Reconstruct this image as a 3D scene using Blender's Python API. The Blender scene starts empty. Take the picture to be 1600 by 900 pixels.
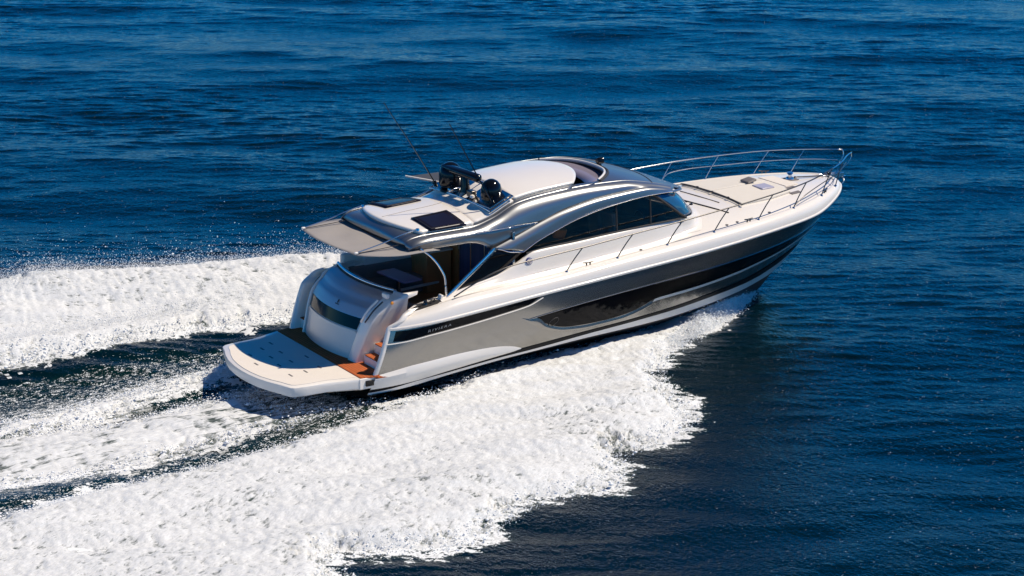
import bpy, math, random
import numpy as np
from mathutils import Vector, Matrix
rad = math.radians
random.seed(4)
scene = bpy.context.scene
COL = scene.collection

# ------------------------------------------------------------------ camera, sky, sun, exposure
DRAFT = 0.58                      # height of the boat's own zero level (swim platform) above the sea
CAM = Vector((-18.963, -39.562, 15.073 + DRAFT))
az, el, ro = 0.988719, -0.294202, 0.005076
fw = Vector((math.cos(el)*math.cos(az), math.cos(el)*math.sin(az), math.sin(el)))
rt0 = fw.cross(Vector((0, 0, 1))).normalized(); up0 = rt0.cross(fw)
rt = math.cos(ro)*rt0 + math.sin(ro)*up0; up = -math.sin(ro)*rt0 + math.cos(ro)*up0
cd = bpy.data.cameras.new('camera'); cam = bpy.data.objects.new('camera', cd); COL.objects.link(cam)
m = Matrix((rt, up, -fw)).transposed().to_4x4(); m.translation = CAM; cam.matrix_world = m
cd.sensor_width = 36; cd.lens = 3202.45/1600*36; cd.clip_start = 0.5; cd.clip_end = 20000
scene.camera = cam

SUN_AZ, SUN_EL = -28.0, 56.5      # azimuth from the bow, negative to starboard
w = bpy.data.worlds.new('World'); scene.world = w; w.use_nodes = True
nt = w.node_tree; bg = nt.nodes['Background']
sky = nt.nodes.new('ShaderNodeTexSky'); sky.sky_type = 'NISHITA'; sky.sun_disc = False
sky.sun_elevation = rad(SUN_EL); sky.sun_rotation = rad(90 - SUN_AZ)
sky.air_density = 1.0; sky.dust_density = 0.0; sky.ozone_density = 3.0
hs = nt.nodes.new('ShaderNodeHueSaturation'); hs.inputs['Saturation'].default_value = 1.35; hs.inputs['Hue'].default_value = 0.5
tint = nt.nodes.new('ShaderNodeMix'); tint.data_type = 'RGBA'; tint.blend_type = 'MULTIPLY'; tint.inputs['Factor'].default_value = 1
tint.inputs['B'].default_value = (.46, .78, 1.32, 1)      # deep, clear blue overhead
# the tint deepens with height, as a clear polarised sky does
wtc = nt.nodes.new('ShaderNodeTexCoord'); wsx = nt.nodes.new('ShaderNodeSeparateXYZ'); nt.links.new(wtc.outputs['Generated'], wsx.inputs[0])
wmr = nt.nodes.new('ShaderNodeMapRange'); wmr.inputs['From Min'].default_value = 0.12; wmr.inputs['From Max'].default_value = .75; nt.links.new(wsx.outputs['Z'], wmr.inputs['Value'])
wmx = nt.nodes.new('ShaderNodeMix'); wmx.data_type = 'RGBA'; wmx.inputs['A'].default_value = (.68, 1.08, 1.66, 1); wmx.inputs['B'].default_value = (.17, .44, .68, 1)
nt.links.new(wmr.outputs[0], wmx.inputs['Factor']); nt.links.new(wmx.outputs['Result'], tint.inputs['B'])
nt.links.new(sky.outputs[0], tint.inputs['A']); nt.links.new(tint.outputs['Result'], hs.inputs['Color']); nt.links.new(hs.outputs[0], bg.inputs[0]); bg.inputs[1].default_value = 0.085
sd = bpy.data.lights.new('sun', 'SUN'); sd.energy = 4.7; sd.angle = rad(0.5); sd.color = (1.0, 0.90, 0.76)
sun = bpy.data.objects.new('sun', sd); COL.objects.link(sun)
sv = Vector((math.cos(rad(SUN_EL))*math.cos(rad(SUN_AZ)), math.cos(rad(SUN_EL))*math.sin(rad(SUN_AZ)), math.sin(rad(SUN_EL))))
sun.rotation_euler = sv.to_track_quat('Z', 'Y').to_euler()
scene.view_settings.view_transform = 'Standard'; scene.view_settings.look = 'None'
scene.view_settings.exposure = 0.0; scene.view_settings.gamma = 1.0; scene.view_settings.use_curve_mapping = False

# ------------------------------------------------------------------ materials
def mat(name, col, rough=0.5, metal=0.0, coat=0.0, spec=0.5, var=0.0, vscale=3.0, bump=0.0, bscale=40.0, stretch=(1, 1, 1)):
    M = bpy.data.materials.new(name); M.use_nodes = True
    n = M.node_tree; b = n.nodes['Principled BSDF']
    b.inputs['Base Color'].default_value = (*col, 1); b.inputs['Roughness'].default_value = rough
    b.inputs['Metallic'].default_value = metal; b.inputs['Coat Weight'].default_value = coat
    b.inputs['Coat Roughness'].default_value = 0.04; b.inputs['Specular IOR Level'].default_value = spec
    tc = n.nodes.new('ShaderNodeTexCoord'); mp = n.nodes.new('ShaderNodeMapping'); mp.inputs['Scale'].default_value = stretch
    n.links.new(tc.outputs['Object'], mp.inputs[0])
    if var:
        t = n.nodes.new('ShaderNodeTexNoise'); t.inputs['Scale'].default_value = vscale; t.inputs['Detail'].default_value = 5
        n.links.new(mp.outputs[0], t.inputs['Vector'])
        mx = n.nodes.new('ShaderNodeMix'); mx.data_type = 'RGBA'
        mx.inputs['A'].default_value = (*[c*(1-var) for c in col], 1); mx.inputs['B'].default_value = (*[min(1, c*(1+var)) for c in col], 1)
        n.links.new(t.outputs['Fac'], mx.inputs['Factor']); n.links.new(mx.outputs['Result'], b.inputs['Base Color'])
    if bump:
        t = n.nodes.new('ShaderNodeTexNoise'); t.inputs['Scale'].default_value = bscale; t.inputs['Detail'].default_value = 3
        n.links.new(mp.outputs[0], t.inputs['Vector'])
        bp = n.nodes.new('ShaderNodeBump'); bp.inputs['Strength'].default_value = bump; bp.inputs['Distance'].default_value = 0.02
        n.links.new(t.outputs['Fac'], bp.inputs['Height']); n.links.new(bp.outputs[0], b.inputs['Normal'])
    return M
M_white = mat('gelcoat_cream', (.83, .765, .68), .30, coat=.4, var=.03, vscale=1.5)
M_deck = mat('nonskid_cream', (.78, .70, .60), .6, var=.04, vscale=4, bump=.15, bscale=150)
M_silver = mat('silver_paint', (.27, .275, .28), .36, metal=.88, coat=.12, var=.03, vscale=1.2)
M_trans = mat('transom_silver', (.46, .46, .47), .38, metal=.55, coat=.2, var=.03)
M_hull = mat('hull_silver_paint', (.30, .29, .27), .20, metal=.88, coat=.5, var=.03, vscale=.8)
M_glass = mat('black_glass', (.003, .003, .004), .06, spec=.16)
M_black = mat('black_gloss', (.005, .005, .006), .12, spec=.3, coat=.12)
M_stripe = mat('black_stripe', (.008, .008, .009), .4, spec=.15)
M_anti = mat('antifouling', (.045, .038, .034), .55, var=.25, vscale=3, bump=.2, bscale=20)
M_steel = mat('polished_steel', (.62, .62, .62), .16, metal=1)
M_dsteel = mat('rail_steel', (.13, .12, .11), .3, metal=.9)
M_fabric = mat('awning_fabric', (.30, .272, .25), .85, var=.08, vscale=2.5, bump=.3, bscale=60)
M_cushion = mat('cushion_cream', (.70, .64, .55), .7, var=.05, bump=.2, bscale=80)
M_cushd = mat('cushion_taupe', (.20, .17, .16), .8, var=.1)
M_wood = mat('varnished_wood', (.52, .20, .07), .3, coat=.5, var=.3, vscale=2, stretch=(1, 9, 1))
M_tabtop = mat('lilac_table_top', (.36, .28, .42), .25, coat=.5, var=.05)
M_hatch = mat('smoked_acrylic', (.012, .011, .022), .2, spec=.06)
M_lilac = mat('tinted_sunroof_glass', (.27, .24, .31), .2, coat=.5)
M_rubber = mat('rubber_seal', (.03, .027, .025), .6)
M_dark = mat('interior_dark', (.02, .018, .018), .7)
M_blue = mat('blue_emblem', (.05, .06, .25), .3)
M_bluecover = mat('blue_canvas', (.02, .06, .28), .7, bump=.2)
M_orange = mat('orange_fabric', (.85, .32, .04), .8)
M_pale = mat('frosted_hatch', (.42, .39, .45), .3)
M_letter = mat('grey_lettering', (.30, .30, .30), .4, metal=.5)
M_slot = mat('slot_grey', (.16, .14, .13), .6)
M_wscreen = mat('windscreen_glass', (.02, .085, .17), .05, spec=.8)  # blue of the reflected sky is put into the base colour

def teak():
    M = mat('teak_planks', (.48, .125, .042), .85, spec=.08, var=.25, vscale=5, stretch=(1, 1, 1))
    n = M.node_tree; b = n.nodes['Principled BSDF']
    src = b.inputs['Base Color'].links[0].from_socket
    tc = n.nodes.new('ShaderNodeTexCoord'); sx = n.nodes.new('ShaderNodeSeparateXYZ'); n.links.new(tc.outputs['Object'], sx.inputs[0])
    mm = n.nodes.new('ShaderNodeMath'); mm.operation = 'MULTIPLY'; mm.inputs[1].default_value = 14.0; n.links.new(sx.outputs['X'], mm.inputs[0])
    fr = n.nodes.new('ShaderNodeMath'); fr.operation = 'FRACT'; n.links.new(mm.outputs[0], fr.inputs[0])
    lt = n.nodes.new('ShaderNodeMath'); lt.operation = 'LESS_THAN'; lt.inputs[1].default_value = .11; n.links.new(fr.outputs[0], lt.inputs[0])
    mx = n.nodes.new('ShaderNodeMix'); mx.data_type = 'RGBA'; n.links.new(lt.outputs[0], mx.inputs['Factor'])
    n.links.new(src, mx.inputs['A']); mx.inputs['B'].default_value = (.03, .02, .015, 1); n.links.new(mx.outputs['Result'], b.inputs['Base Color'])
    return M
M_teak = teak()
def clear_glass():
    M = bpy.data.materials.new('tinted_cabin_glass'); M.use_nodes = True; n = M.node_tree
    n.nodes.remove(n.nodes['Principled BSDF']); out = n.nodes['Material Output']
    tr = n.nodes.new('ShaderNodeBsdfTransparent'); tr.inputs[0].default_value = (.40, .37, .36, 1)
    gl = n.nodes.new('ShaderNodeBsdfGlossy'); gl.inputs['Roughness'].default_value = .03; gl.inputs[0].default_value = (.42, .40, .40, 1)
    fr = n.nodes.new('ShaderNodeFresnel'); fr.inputs[0].default_value = 1.5
    mx = n.nodes.new('ShaderNodeMixShader'); n.links.new(fr.outputs[0], mx.inputs[0]); n.links.new(tr.outputs[0], mx.inputs[1]); n.links.new(gl.outputs[0], mx.inputs[2])
    n.links.new(mx.outputs[0], out.inputs[0]); return M
M_clear = clear_glass()

# ------------------------------------------------------------------ mesh helpers
def obj(name, V, F, m, parent=None, smooth=True, solid=0, sub=0, bevel=0, off=-1, angle=None):
    me = bpy.data.meshes.new(name); me.from_pydata([tuple(v) for v in V], [], [tuple(f) for f in F]); me.update()
    me.materials.append(m)
    o = bpy.data.objects.new(name, me); COL.objects.link(o)
    if parent: o.parent = parent
    for p in me.polygons: p.use_smooth = smooth
    if smooth and angle is not None: me.set_sharp_from_angle(angle=rad(angle))
    if solid:
        s = o.modifiers.new('s', 'SOLIDIFY'); s.thickness = solid; s.offset = off
    if bevel:
        b = o.modifiers.new('b', 'BEVEL'); b.width = bevel; b.segments = 3; b.limit_method = 'ANGLE'
    if sub:
        s = o.modifiers.new('u', 'SUBSURF'); s.levels = sub; s.render_levels = sub
    return o
def pch(tab):
    xs = np.array([a for a, b in tab], float); ys = np.array([b for a, b in tab], float)
    h = np.diff(xs); d = np.diff(ys)/h; m = np.zeros(len(xs)); m[0] = d[0]; m[-1] = d[-1]
    for i in range(1, len(xs)-1):
        if d[i-1]*d[i] > 0:
            w1 = 2*h[i]+h[i-1]; w2 = h[i]+2*h[i-1]; m[i] = (w1+w2)/(w1/d[i-1]+w2/d[i])
    def f(x):
        x = min(max(x, xs[0]), xs[-1]); i = min(int(np.searchsorted(xs, x, side='right'))-1, len(xs)-2); t = (x-xs[i])/h[i]
        return float((2*t**3-3*t*t+1)*ys[i]+(t**3-2*t*t+t)*h[i]*m[i]+(-2*t**3+3*t*t)*ys[i+1]+(t**3-t*t)*h[i]*m[i+1])
    return f
def spline(pts, n):
    """smooth 3-D curve through pts, resampled evenly to n points"""
    P = [np.array(p, float) for p in pts]
    if len(P) == 2: return [tuple(P[0]+(P[1]-P[0])*i/(n-1)) for i in range(n)]
    d = [0.0]
    for a, b in zip(P, P[1:]): d.append(d[-1]+max(1e-6, float(np.linalg.norm(b-a))))
    fs = [pch([(d[i], P[i][k]) for i in range(len(P))]) for k in range(3)]
    return [tuple(f(d[-1]*i/(n-1)) for f in fs) for i in range(n)]
def mir(pts): return [(p[0], -p[1], p[2]) for p in pts]
def grid(rows, close=False):
    """rows of equal length -> verts, quads"""
    V = [p for r in rows for p in r]; n = len(rows[0]); F = []
    for i in range(len(rows)-1):
        for j in range(n-1 if not close else n):
            F.append((i*n+j, i*n+(j+1) % n, (i+1)*n+(j+1) % n, (i+1)*n+j))
    return V, F
def loft(name, curves, m, parent, n=40, k=4, solid=0.02, linear=False, **kw):
    """smooth skin across several long curves"""
    C = [spline(c, n) for c in curves]
    rows = []
    for i in range(n):
        col = [c[i] for c in C]
        if linear or len(col) == 2:
            r = []
            for a, b in zip(col, col[1:]):
                r += [tuple(a[q]+(b[q]-a[q])*t/k for q in range(3)) for t in range(k)]
            r.append(col[-1])
        else: r = spline(col, k*(len(col)-1)+1)
        rows.append(r)
    V, F = grid(rows)
    return obj(name, V, F, m, parent, solid=solid, **kw)
def tubevf(pts, r, seg=8, n=None, taper=1.0):
    P = spline(pts, n) if n else pts
    P = [Vector(p) for p in P]; V = []; F = []; L = len(P); up = Vector((0.01, 0.02, 1)).normalized()
    for i, p in enumerate(P):
        t = (P[min(i+1, L-1)]-P[max(i-1, 0)]).normalized()
        a = t.cross(up)
        if a.length < .05: a = t.cross(Vector((0, 1, 0.01)))
        a.normalize(); b = t.cross(a); rr = r*(1+(taper-1)*i/(L-1))
        for s in range(seg):
            an = 2*math.pi*s/seg; V.append(tuple(p+a*math.cos(an)*rr+b*math.sin(an)*rr))
    for i in range(L-1):
        for s in range(seg): F.append((i*seg+s, i*seg+(s+1) % seg, (i+1)*seg+(s+1) % seg, (i+1)*seg+s))
    F.append(tuple(range(seg))[::-1]); F.append(tuple((L-1)*seg+s for s in range(seg)))
    return V, F
def tube(name, pts, r, m, parent, n=None, seg=8, taper=1.0):
    V, F = tubevf(pts, r, seg, n, taper); return obj(name, V, F, m, parent, angle=50)
def join(parts):
    V = []; F = []
    for v, f in parts:
        k = len(V); V += list(v); F += [tuple(i+k for i in q) for q in f]
    return V, F
def boxvf(c, s, rz=0, ry=0):
    M = Matrix.Rotation(rz, 3, 'Z') @ Matrix.Rotation(ry, 3, 'Y')
    V = [tuple(Vector(c)+M @ Vector((x*s[0]/2, y*s[1]/2, z*s[2]/2))) for x in (-1, 1) for y in (-1, 1) for z in (-1, 1)]
    return V, [(0, 1, 3, 2), (4, 6, 7, 5), (0, 4, 5, 1), (2, 3, 7, 6), (0, 2, 6, 4), (1, 5, 7, 3)]
def box(name, c, s, m, parent, rz=0, ry=0, bevel=.01):
    V, F = boxvf(c, s, rz, ry); return obj(name, V, F, m, parent, bevel=bevel, angle=35)
def lathevf(prof, c, seg=28, axis='Z'):
    V = []; F = []; n = len(prof)
    for s in range(seg):
        a = 2*math.pi*s/seg
        for r, h in prof:
            if axis == 'Z': V.append((c[0]+r*math.cos(a), c[1]+r*math.sin(a), c[2]+h))
            elif axis == 'Y': V.append((c[0]+r*math.cos(a), c[1]+h, c[2]+r*math.sin(a)))
            else: V.append((c[0]+h, c[1]+r*math.cos(a), c[2]+r*math.sin(a)))
    for s in range(seg):
        for i in range(n-1): F.append((s*n+i, ((s+1) % seg)*n+i, ((s+1) % seg)*n+i+1, s*n+i+1))
    return V, F
def lathe(name, prof, c, m, parent, seg=28, axis='Z'):
    V, F = lathevf(prof, c, seg, axis); return obj(name, V, F, m, parent, angle=40)
def slab(name, outline, z0, z1, m, parent, bevel=.01, smooth=True):
    """outline = list of (x,y); z1 may be a function of x,y"""
    n = len(outline); fz = z1 if callable(z1) else (lambda x, y: z1); bz = z0 if callable(z0) else (lambda x, y: z0)
    V = [(x, y, bz(x, y)) for x, y in outline]+[(x, y, fz(x, y)) for x, y in outline]
    F = [tuple(range(n))[::-1], tuple(range(n, 2*n))]+[(i, (i+1) % n, n+(i+1) % n, n+i) for i in range(n)]
    return obj(name, V, F, m, parent, smooth=smooth, bevel=bevel, angle=35)
def sheet(name, xa, xb, W, fz, off, th, m, parent, nx=14, ny=14, w0=None):
    """panel on a curved deck: xa(v), xb(v) aft/forward edges for v in -1..1, half width W(u); top at fz+off, skirts down th"""
    rows = []
    for i in range(nx+1):
        u = i/nx; r = []
        for j in range(ny+1):
            v = -1+2*j/ny; x = xa(v)+(xb(v)-xa(v))*u; y = v*W(u); r.append((x, y, fz(x, y)+off))
        rows.append(r)
    V, F = grid(rows); o = obj(name, V, F, m, parent, solid=th, off=1, angle=40)
    return o
# ------------------------------------------------------------------ the yacht (x forward, y to port, z up from the swim platform)
boat = bpy.data.objects.new('motor_yacht', None); COL.objects.link(boat); boat.location = (0, 0, DRAFT)
boat['label'] = 'silver and cream hardtop motor yacht speeding through dark blue water'
boat['category'] = 'yacht'
Ys = pch([(2.0,2.08),(2.4,2.18),(3,2.28),(4,2.39),(6,2.46),(8,2.48),(10,2.46),(12,2.36),(13,2.25),(14,2.07),(15,1.8),(16,1.35),(16.6,.97),(17.0,.62),(17.2,.36),(17.3,.0)])
Yc = pch([(2.0,2.05),(4,2.15),(6,2.2),(8,2.15),(10,1.95),(12,1.5),(13,1.18),(14,.82),(15,.42),(15.5,.17),(15.8,.0)])
Zs = pch([(2.6,1.05),(4.4,1.2),(6.2,1.34),(8.3,1.47),(11.2,1.63),(13.5,1.76),(15.3,1.82),(16.4,1.97),(17.3,2.08)])
Zc = pch([(2,-.44),(3.1,-.35),(3.9,-.26),(6,-.1),(8.2,-.04),(10,-.06),(11.5,-.07),(13.1,-.07),(14.5,.0),(15.3,.12),(15.8,.22)])
Zk = pch([(2,-.95),(8,-1.1),(12,-1.15),(13.5,-1.05),(14.3,-.86),(14.85,-.55),(15.2,-.2),(15.5,.02),(15.8,.22)])
Zg = pch([(2.5,1.24),(3.0,1.32),(4.1,1.5),(7.1,1.68),(8.56,1.79),(10,1.88),(11.5,1.97),(13,2.04),(14.4,2.10),(16,2.17),(17.3,2.22)])
# foredeck
def deckz(x, y):
    yg = max(.05, Ys(x+.05)*.913-.09); c = float(np.interp(x, [9.6, 11.8, 12.4, 14, 15.6, 16.8, 17.2], [0, .25, .27, .24, .17, .05, .01]))
    return Zg(x)-.035+c*(1-min(1, (y/yg)**2)**1.6)
def H(s, t, sd=-1, off=0.0):
    xs = 2.48+14.82*s; xc = 1.98+13.82*s; p = 1+.35*s**3
    x = xc+(xs-xc)*t+.22*math.sin(math.pi*t)*s**10
    y = Yc(xc)+(Ys(xs)-Yc(xc))*max(t, 0)**p+.085*math.sin(math.pi*t)*(1-s)-.14*max(0, 1-s/.075)**2
    z = Zc(xc)+(Zs(xs)-Zc(xc))*t
    if off:
        a = np.array(H(s, t)); e = 1e-3
        u = np.array(H(s+e if s < .99 else s-e, t))-a; v = np.array(H(s, t+e if t < .9 else t-e))-a
        nn = np.cross(u, v); nn /= np.linalg.norm(nn)+1e-12
        if nn[1] > 0: nn = -nn
        if s > .985: nn = np.array([.6, -.8, 0])
        x, y, z = a+nn*off; y = -y
    return (x, sd*y, z)
def dense(a, b, n):     # more stations towards the bow
    return [a+(b-a)*(1-(1-i/(n-1))**1.25) for i in range(n)]
for sd in (-1, 1):
    side = 'starboard' if sd < 0 else 'port'
    V, F = grid([[H(s, t, sd) for t in np.linspace(0, 1, 22)] for s in dense(0, 1, 130)])
    hull = obj('hull_side', V, F, M_hull, boat, solid=0)
    # bottom
    rows = []
    for s in dense(0, 1, 90):
        xc = 1.98+13.82*s
        rows.append([(xc, sd*Yc(xc)*(1-u)**(1.0), Zc(xc)-.02*min(1,u*8)*(1-s)+(Zk(xc)-Zc(xc))*(u**.95)) for u in np.linspace(0, 1, 9)])
    V, F = grid(rows); obj('hull_bottom', V, F, M_anti, boat)
    def patch(name, top, bot, m, off=.006, n=70, k=6, parent=hull, solid=0.0, sd=sd):
        ft = pch(top); fb = pch(bot); a = max(top[0][0], bot[0][0]); b = min(top[-1][0], bot[-1][0])
        rows = [[H(s, fb(s)+(ft(s)-fb(s))*j/k, sd, off) for j in range(k+1)] for s in np.linspace(a, b, n)]
        V, F = grid(rows); return obj(name, V, F, m, parent, solid=solid, off=0)
    def line(name, tab, r, m, parent=hull, off=.008, n=70, sd=sd):
        f = pch(tab); return tube(name, [H(s, f(s), sd, off) for s in np.linspace(tab[0][0], tab[-1][0], n)], r, m, parent, seg=6)
    # white boot stripe, black line
    patch('boot_stripe', [(0,.03),(.0227,.031),(.08,.065),(.14,.044),(.224,.042),(.29,.037),(.44,.07),(.574,.102),(.72,.12),(.79,.115),(.85,.12),(.906,.148),(.95,.165),(.99,.19)],
          [(0,-.005),(.99,-.005)], M_white, off=.018, n=110, k=3)
    patch('black_line', [(0,.085),(.02,.085),(.075,.118),(.136,.1),(.22,.092),(.283,.098),(.44,.118),(.568,.149),(.713,.188),(.77,.195),(.8245,.222),(.872,.27),(.92,.30),(.97,.31)],
          [(0,.03),(.0227,.031),(.08,.065),(.14,.044),(.224,.042),(.29,.037),(.44,.07),(.574,.102),(.72,.12),(.79,.115),(.85,.12),(.906,.148),(.95,.165),(.97,.17)], M_stripe, off=.015, n=110, k=3)
    # long hull window and its ledges
    wtop = [(.2689,.616),(.3077,.626),(.3937,.655),(.5121,.668),(.6445,.664),(.7271,.66),(.796,.665),(.8574,.685),(.91,.69),(.96,.60)]
    wbot = [(.2689,.614),(.285,.51),(.309,.411),(.33,.34),(.3527,.292),(.38,.262),(.4084,.244),(.44,.238),(.4699,.25),(.49,.275),(.5059,.315),(.5257,.395),(.54,.408),(.6056,.412),(.6773,.419),(.7302,.43),(.7802,.46),(.83,.50),(.8745,.54),(.92,.56),(.96,.595)]
    win = patch('hull_window', wtop, wbot, M_glass, off=.004, n=140, k=8)
    patch('hull_ledge', [(s, t+.014) for s, t in wbot if s >= .5257], [(s, t-.03) for s, t in wbot if s >= .5257], M_white, off=.03, n=80, k=2)
    line('window_trim', [(.2537,.612),(.2689,.622),(.3937,.662),(.5121,.675),(.6445,.671),(.7271,.667),(.796,.672),(.8574,.692),(.95,.66)], .009, M_hull)
    # sculpted lip round the after end of the window
    lo = [(.2374,.66),(.2659,.512),(.3017,.355),(.3522,.215),(.4109,.155),(.4645,.165),(.5145,.235),(.5271,.29)]
    up_ = [(.2374,.665),(.2659,.60),(.2689,.60),(.3017,.43),(.3522,.285),(.4109,.232),(.4645,.235),(.5145,.33),(.5271,.39)]
    ft, fb = pch(up_), pch(lo)
    rows = [[H(s, fb(s)+(ft(s)-fb(s))*j/5, sd, .002+.035*math.sin(math.pi*min(1, j/5))*(1-j/5)**.5*min(1, (s-.2374)*25)) for j in range(6)] for s in np.linspace(.2374, .5271, 60)]
    V, F = grid(rows); obj('window_surround', V, F, M_hull, hull)
    for ps, pt_ in ((.300, .47), (.352, .45)):   # portholes seen in the dark glass
        if sd < 0 and ps == .300:
            c = H(ps+.012, pt_-.02, sd, .008)
            V, F = tubevf([tuple(np.array(H(ps+.012+.0085*math.cos(a), pt_-.02+.066*math.sin(a), sd, .007))) for a in np.linspace(0, 2*math.pi, 25)], .010, 6)
            obj('porthole_ring', V, F, M_rubber, win)
    # black band with lettering under the gunwale at the stern
    patch('name_band', [(.010,.955),(.0361,.945),(.0914,.953),(.1345,.953),(.1928,.95),(.2544,.966)],
          [(.010,.80),(.0276,.792),(.0701,.817),(.1305,.824),(.1982,.846),(.2396,.875),(.2544,.962)], M_glass, off=.006, n=60, k=4)
    line('band_trim', [(.0,.768),(.0284,.772),(.071,.797),(.1316,.803),(.1994,.824),(.2396,.85),(.262,.93)], .013, M_white, off=.006)
    # sheer moulding
    rows = []
    for s in dense(0, 1, 120):
        p = np.array(H(s, 1.0, sd)); rows.append([tuple(p+np.array([0, sd*a, b])) for a, b in ((-.01, -.05), (.018, -.045), (.026, -.01), (.012, .02), (-.02, .02))])
    V, F = grid(rows); obj('sheer_moulding', V, F, M_white, boat)
    # bulwark up to the gunwale
    def G(s):
        xs = 2.48+14.82*s
        k = max(0, 1-s*8)
        return (xs+.42*k-.22*s**8, sd*(Ys(xs)*.913-.02*k), Zg(xs))
    rows = []
    for s in dense(0, 1, 130):
        a = np.array(H(s, 1.0, sd)); b = np.array(G(s)); r = []
        for j in range(9):
            t = j/8; q = a+(b-a)*t; q[1] += sd*.045*math.sin(math.pi*t)*min(1, (1-s)*12); q[2] += .05*math.sin(math.pi*t)
            r.append(tuple(q))
        b2 = b+np.array([-.03*s**8, -sd*.05*min(1, (1-s)*12), .012]); r.append(tuple(b2))
        b3 = b+np.array([-.05*s**8, -sd*.09*min(1, (1-s)*12), -.035]); r.append(tuple(b3))
        rows.append(r)
    V, F = grid(rows); bul = obj('bulwark', V, F, M_white, boat)
    # stern edge frame of the quarter
    e0 = [H(0, t, sd) for t in np.linspace(.28, 1, 16)]+[(2.72, sd*2.13, 1.2), (2.9, sd*2.08, 1.33), (3.06, sd*2.03, 1.37)]
    rows = []
    for p in spline(e0, 30):
        p = np.array(p); rows.append([tuple(p+np.array([dx, sd*dy, 0])) for dx, dy in ((.10, .012), (.0, .018), (-.05, .0), (-.04, -.07), (.04, -.10), (.25, -.10))])
    V, F = grid(rows); obj('quarter_frame', V, F, M_white, boat)
    # cream ledge low on the quarter
    lt = pch([(0,.30),(.0625,.365),(.1208,.349),(.1836,.305),(.2219,.254),(.2527,.184),(.2747,.11)])
    lm = pch([(0,.26),(.0664,.294),(.1249,.277),(.1883,.225),(.2372,.139),(.2747,.10)])
    rows = []
    for s in np.linspace(-.0, .2747, 50):
        g = min(1, (.2747-s)/.12)**.6
        rows.append([H(s, lt(s), sd, .0), H(s, lm(s), sd, .07*g+.004), H(s, (lm(s)+.09)/2, sd, .065*g+.004), H(s, .085, sd, .03*g+.004)])
    V, F = grid(rows); obj('quarter_ledge', V, F, M_white, hull, angle=40)
    # shoulder / cabin side
    K = pch([(3.9,1.84),(5.5,1.83),(6.1,1.81),(8.8,1.78),(10,1.75),(10.8,1.70),(11.14,1.62),(11.42,1.34),(11.60,1.0),(11.72,.6),(11.80,.03)])
    Kz = pch([(3.9,1.44),(4.5,1.585),(5.5,1.77),(6.1,1.98),(6.5,2.17),(7.7,2.21),(8.8,2.26),(10,2.30),(11.14,2.33)])
    rows = []
    for x in np.linspace(3.86, 10.95, 66):
        yk, zk = K(x), Kz(x); yg, zg = Ys(x)*.913-.09, Zg(x)-.035
        dz = lambda y: deckz(x, y)
        ye = yk+.19
        r = [(x, sd*yg, zg), (x, sd*(yg-.05), dz(yg-.05)-.01)]+[(x, sd*(yg-.05+(ye-yg+.05)*t), dz(yg-.05+(ye-yg+.05)*t)) for t in (.33, .66, 1)]
        r += [(x, sd*(yk+.12), dz(yk+.12)+.03), (x, sd*(yk+.07), zk+(dz(yk+.07)-zk)*.5), (x, sd*(yk+.03), zk-.05), (x, sd*(yk), zk), (x, sd*(yk-.08), zk-.01)]
        rows.append(spline(r, 22))
    V, F = grid(rows); obj('side_deck', V, F, M_white, boat)

# foredeck
rows = []
for x in list(np.linspace(10.9, 16.3, 60))+list(np.linspace(16.4, 17.12, 12)):
    yg = max(.02, Ys(min(17.3, x+.1))*.913-.09)
    if x > 16.9: yg *= max(.05, (17.14-x)/.24)
    rows.append([(x, yg*v, deckz(x, yg*v)) for v in np.linspace(-1, 1, 25)])
V, F = grid(rows); fdeck = obj('foredeck', V, F, M_white, boat)
# raised coaming in front of the windscreen
wsb = [(10.78,-1.72,2.32),(11.14,-1.66,2.33),(11.42,-1.38,2.335),(11.66,-.9,2.34),(11.78,-.3,2.345),(11.80,0,2.345),(11.78,.3,2.345),(11.66,.9,2.34),(11.42,1.38,2.335),(11.14,1.66,2.33),(10.78,1.72,2.32)]
def outw(i, d):
    a = wsb[max(i-1, 0)]; b = wsb[min(i+1, len(wsb)-1)]; tx_, ty_ = b[0]-a[0], b[1]-a[1]; L = math.hypot(tx_, ty_); return wsb[i][0]+ty_/L*d, wsb[i][1]-tx_/L*d
b1 = [(*outw(i, .03), wsb[i][2]+.01) for i in range(len(wsb))]; b2 = []
for i in range(len(wsb)):
    x_, y_ = outw(i, .26 if 0 < i < len(wsb)-1 else .13); b2.append((x_, y_, deckz(x_, y_)+.008))
b2[0] = (10.80, -1.84, deckz(10.8, 1.84)+.01); b2[-1] = (10.80, 1.84, deckz(10.8, 1.84)+.01)
loft('windscreen_coaming', [wsb, b1, [(a[0]+(b[0]-a[0])*.30, a[1]+(b[1]-a[1])*.30, a[2]+(b[2]-a[2])*.62) for a, b in zip(b1, b2)], [(a[0]+(b[0]-a[0])*.6, a[1]+(b[1]-a[1])*.6, a[2]+(b[2]-a[2])*.88) for a, b in zip(b1, b2)], b2], M_white, boat, n=50, k=5, solid=0)
tube('deck_seam', [(x, y, deckz(x, y)+.01) for x, y in ((12.31,.9),(12.2,.67),(12.12,.2),(12.16,-.17),(12.22,-.6),(12.32,-1.01),(12.52,-1.47))], .018, M_rubber, fdeck, n=40, seg=6)
tube('deck_seam', [(x, y, deckz(x, y)+.01) for x, y in ((12.62,.62),(12.66,0),(12.74,-.82))], .013, M_slot, fdeck, n=30, seg=6)
tube('deck_seam', [(x, y, deckz(x, y)+.01) for x, y in ((12.95,1.42),(13.1,1.5),(13.5,1.5),(13.9,1.38))], .012, M_slot, fdeck, n=30, seg=6)
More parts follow.
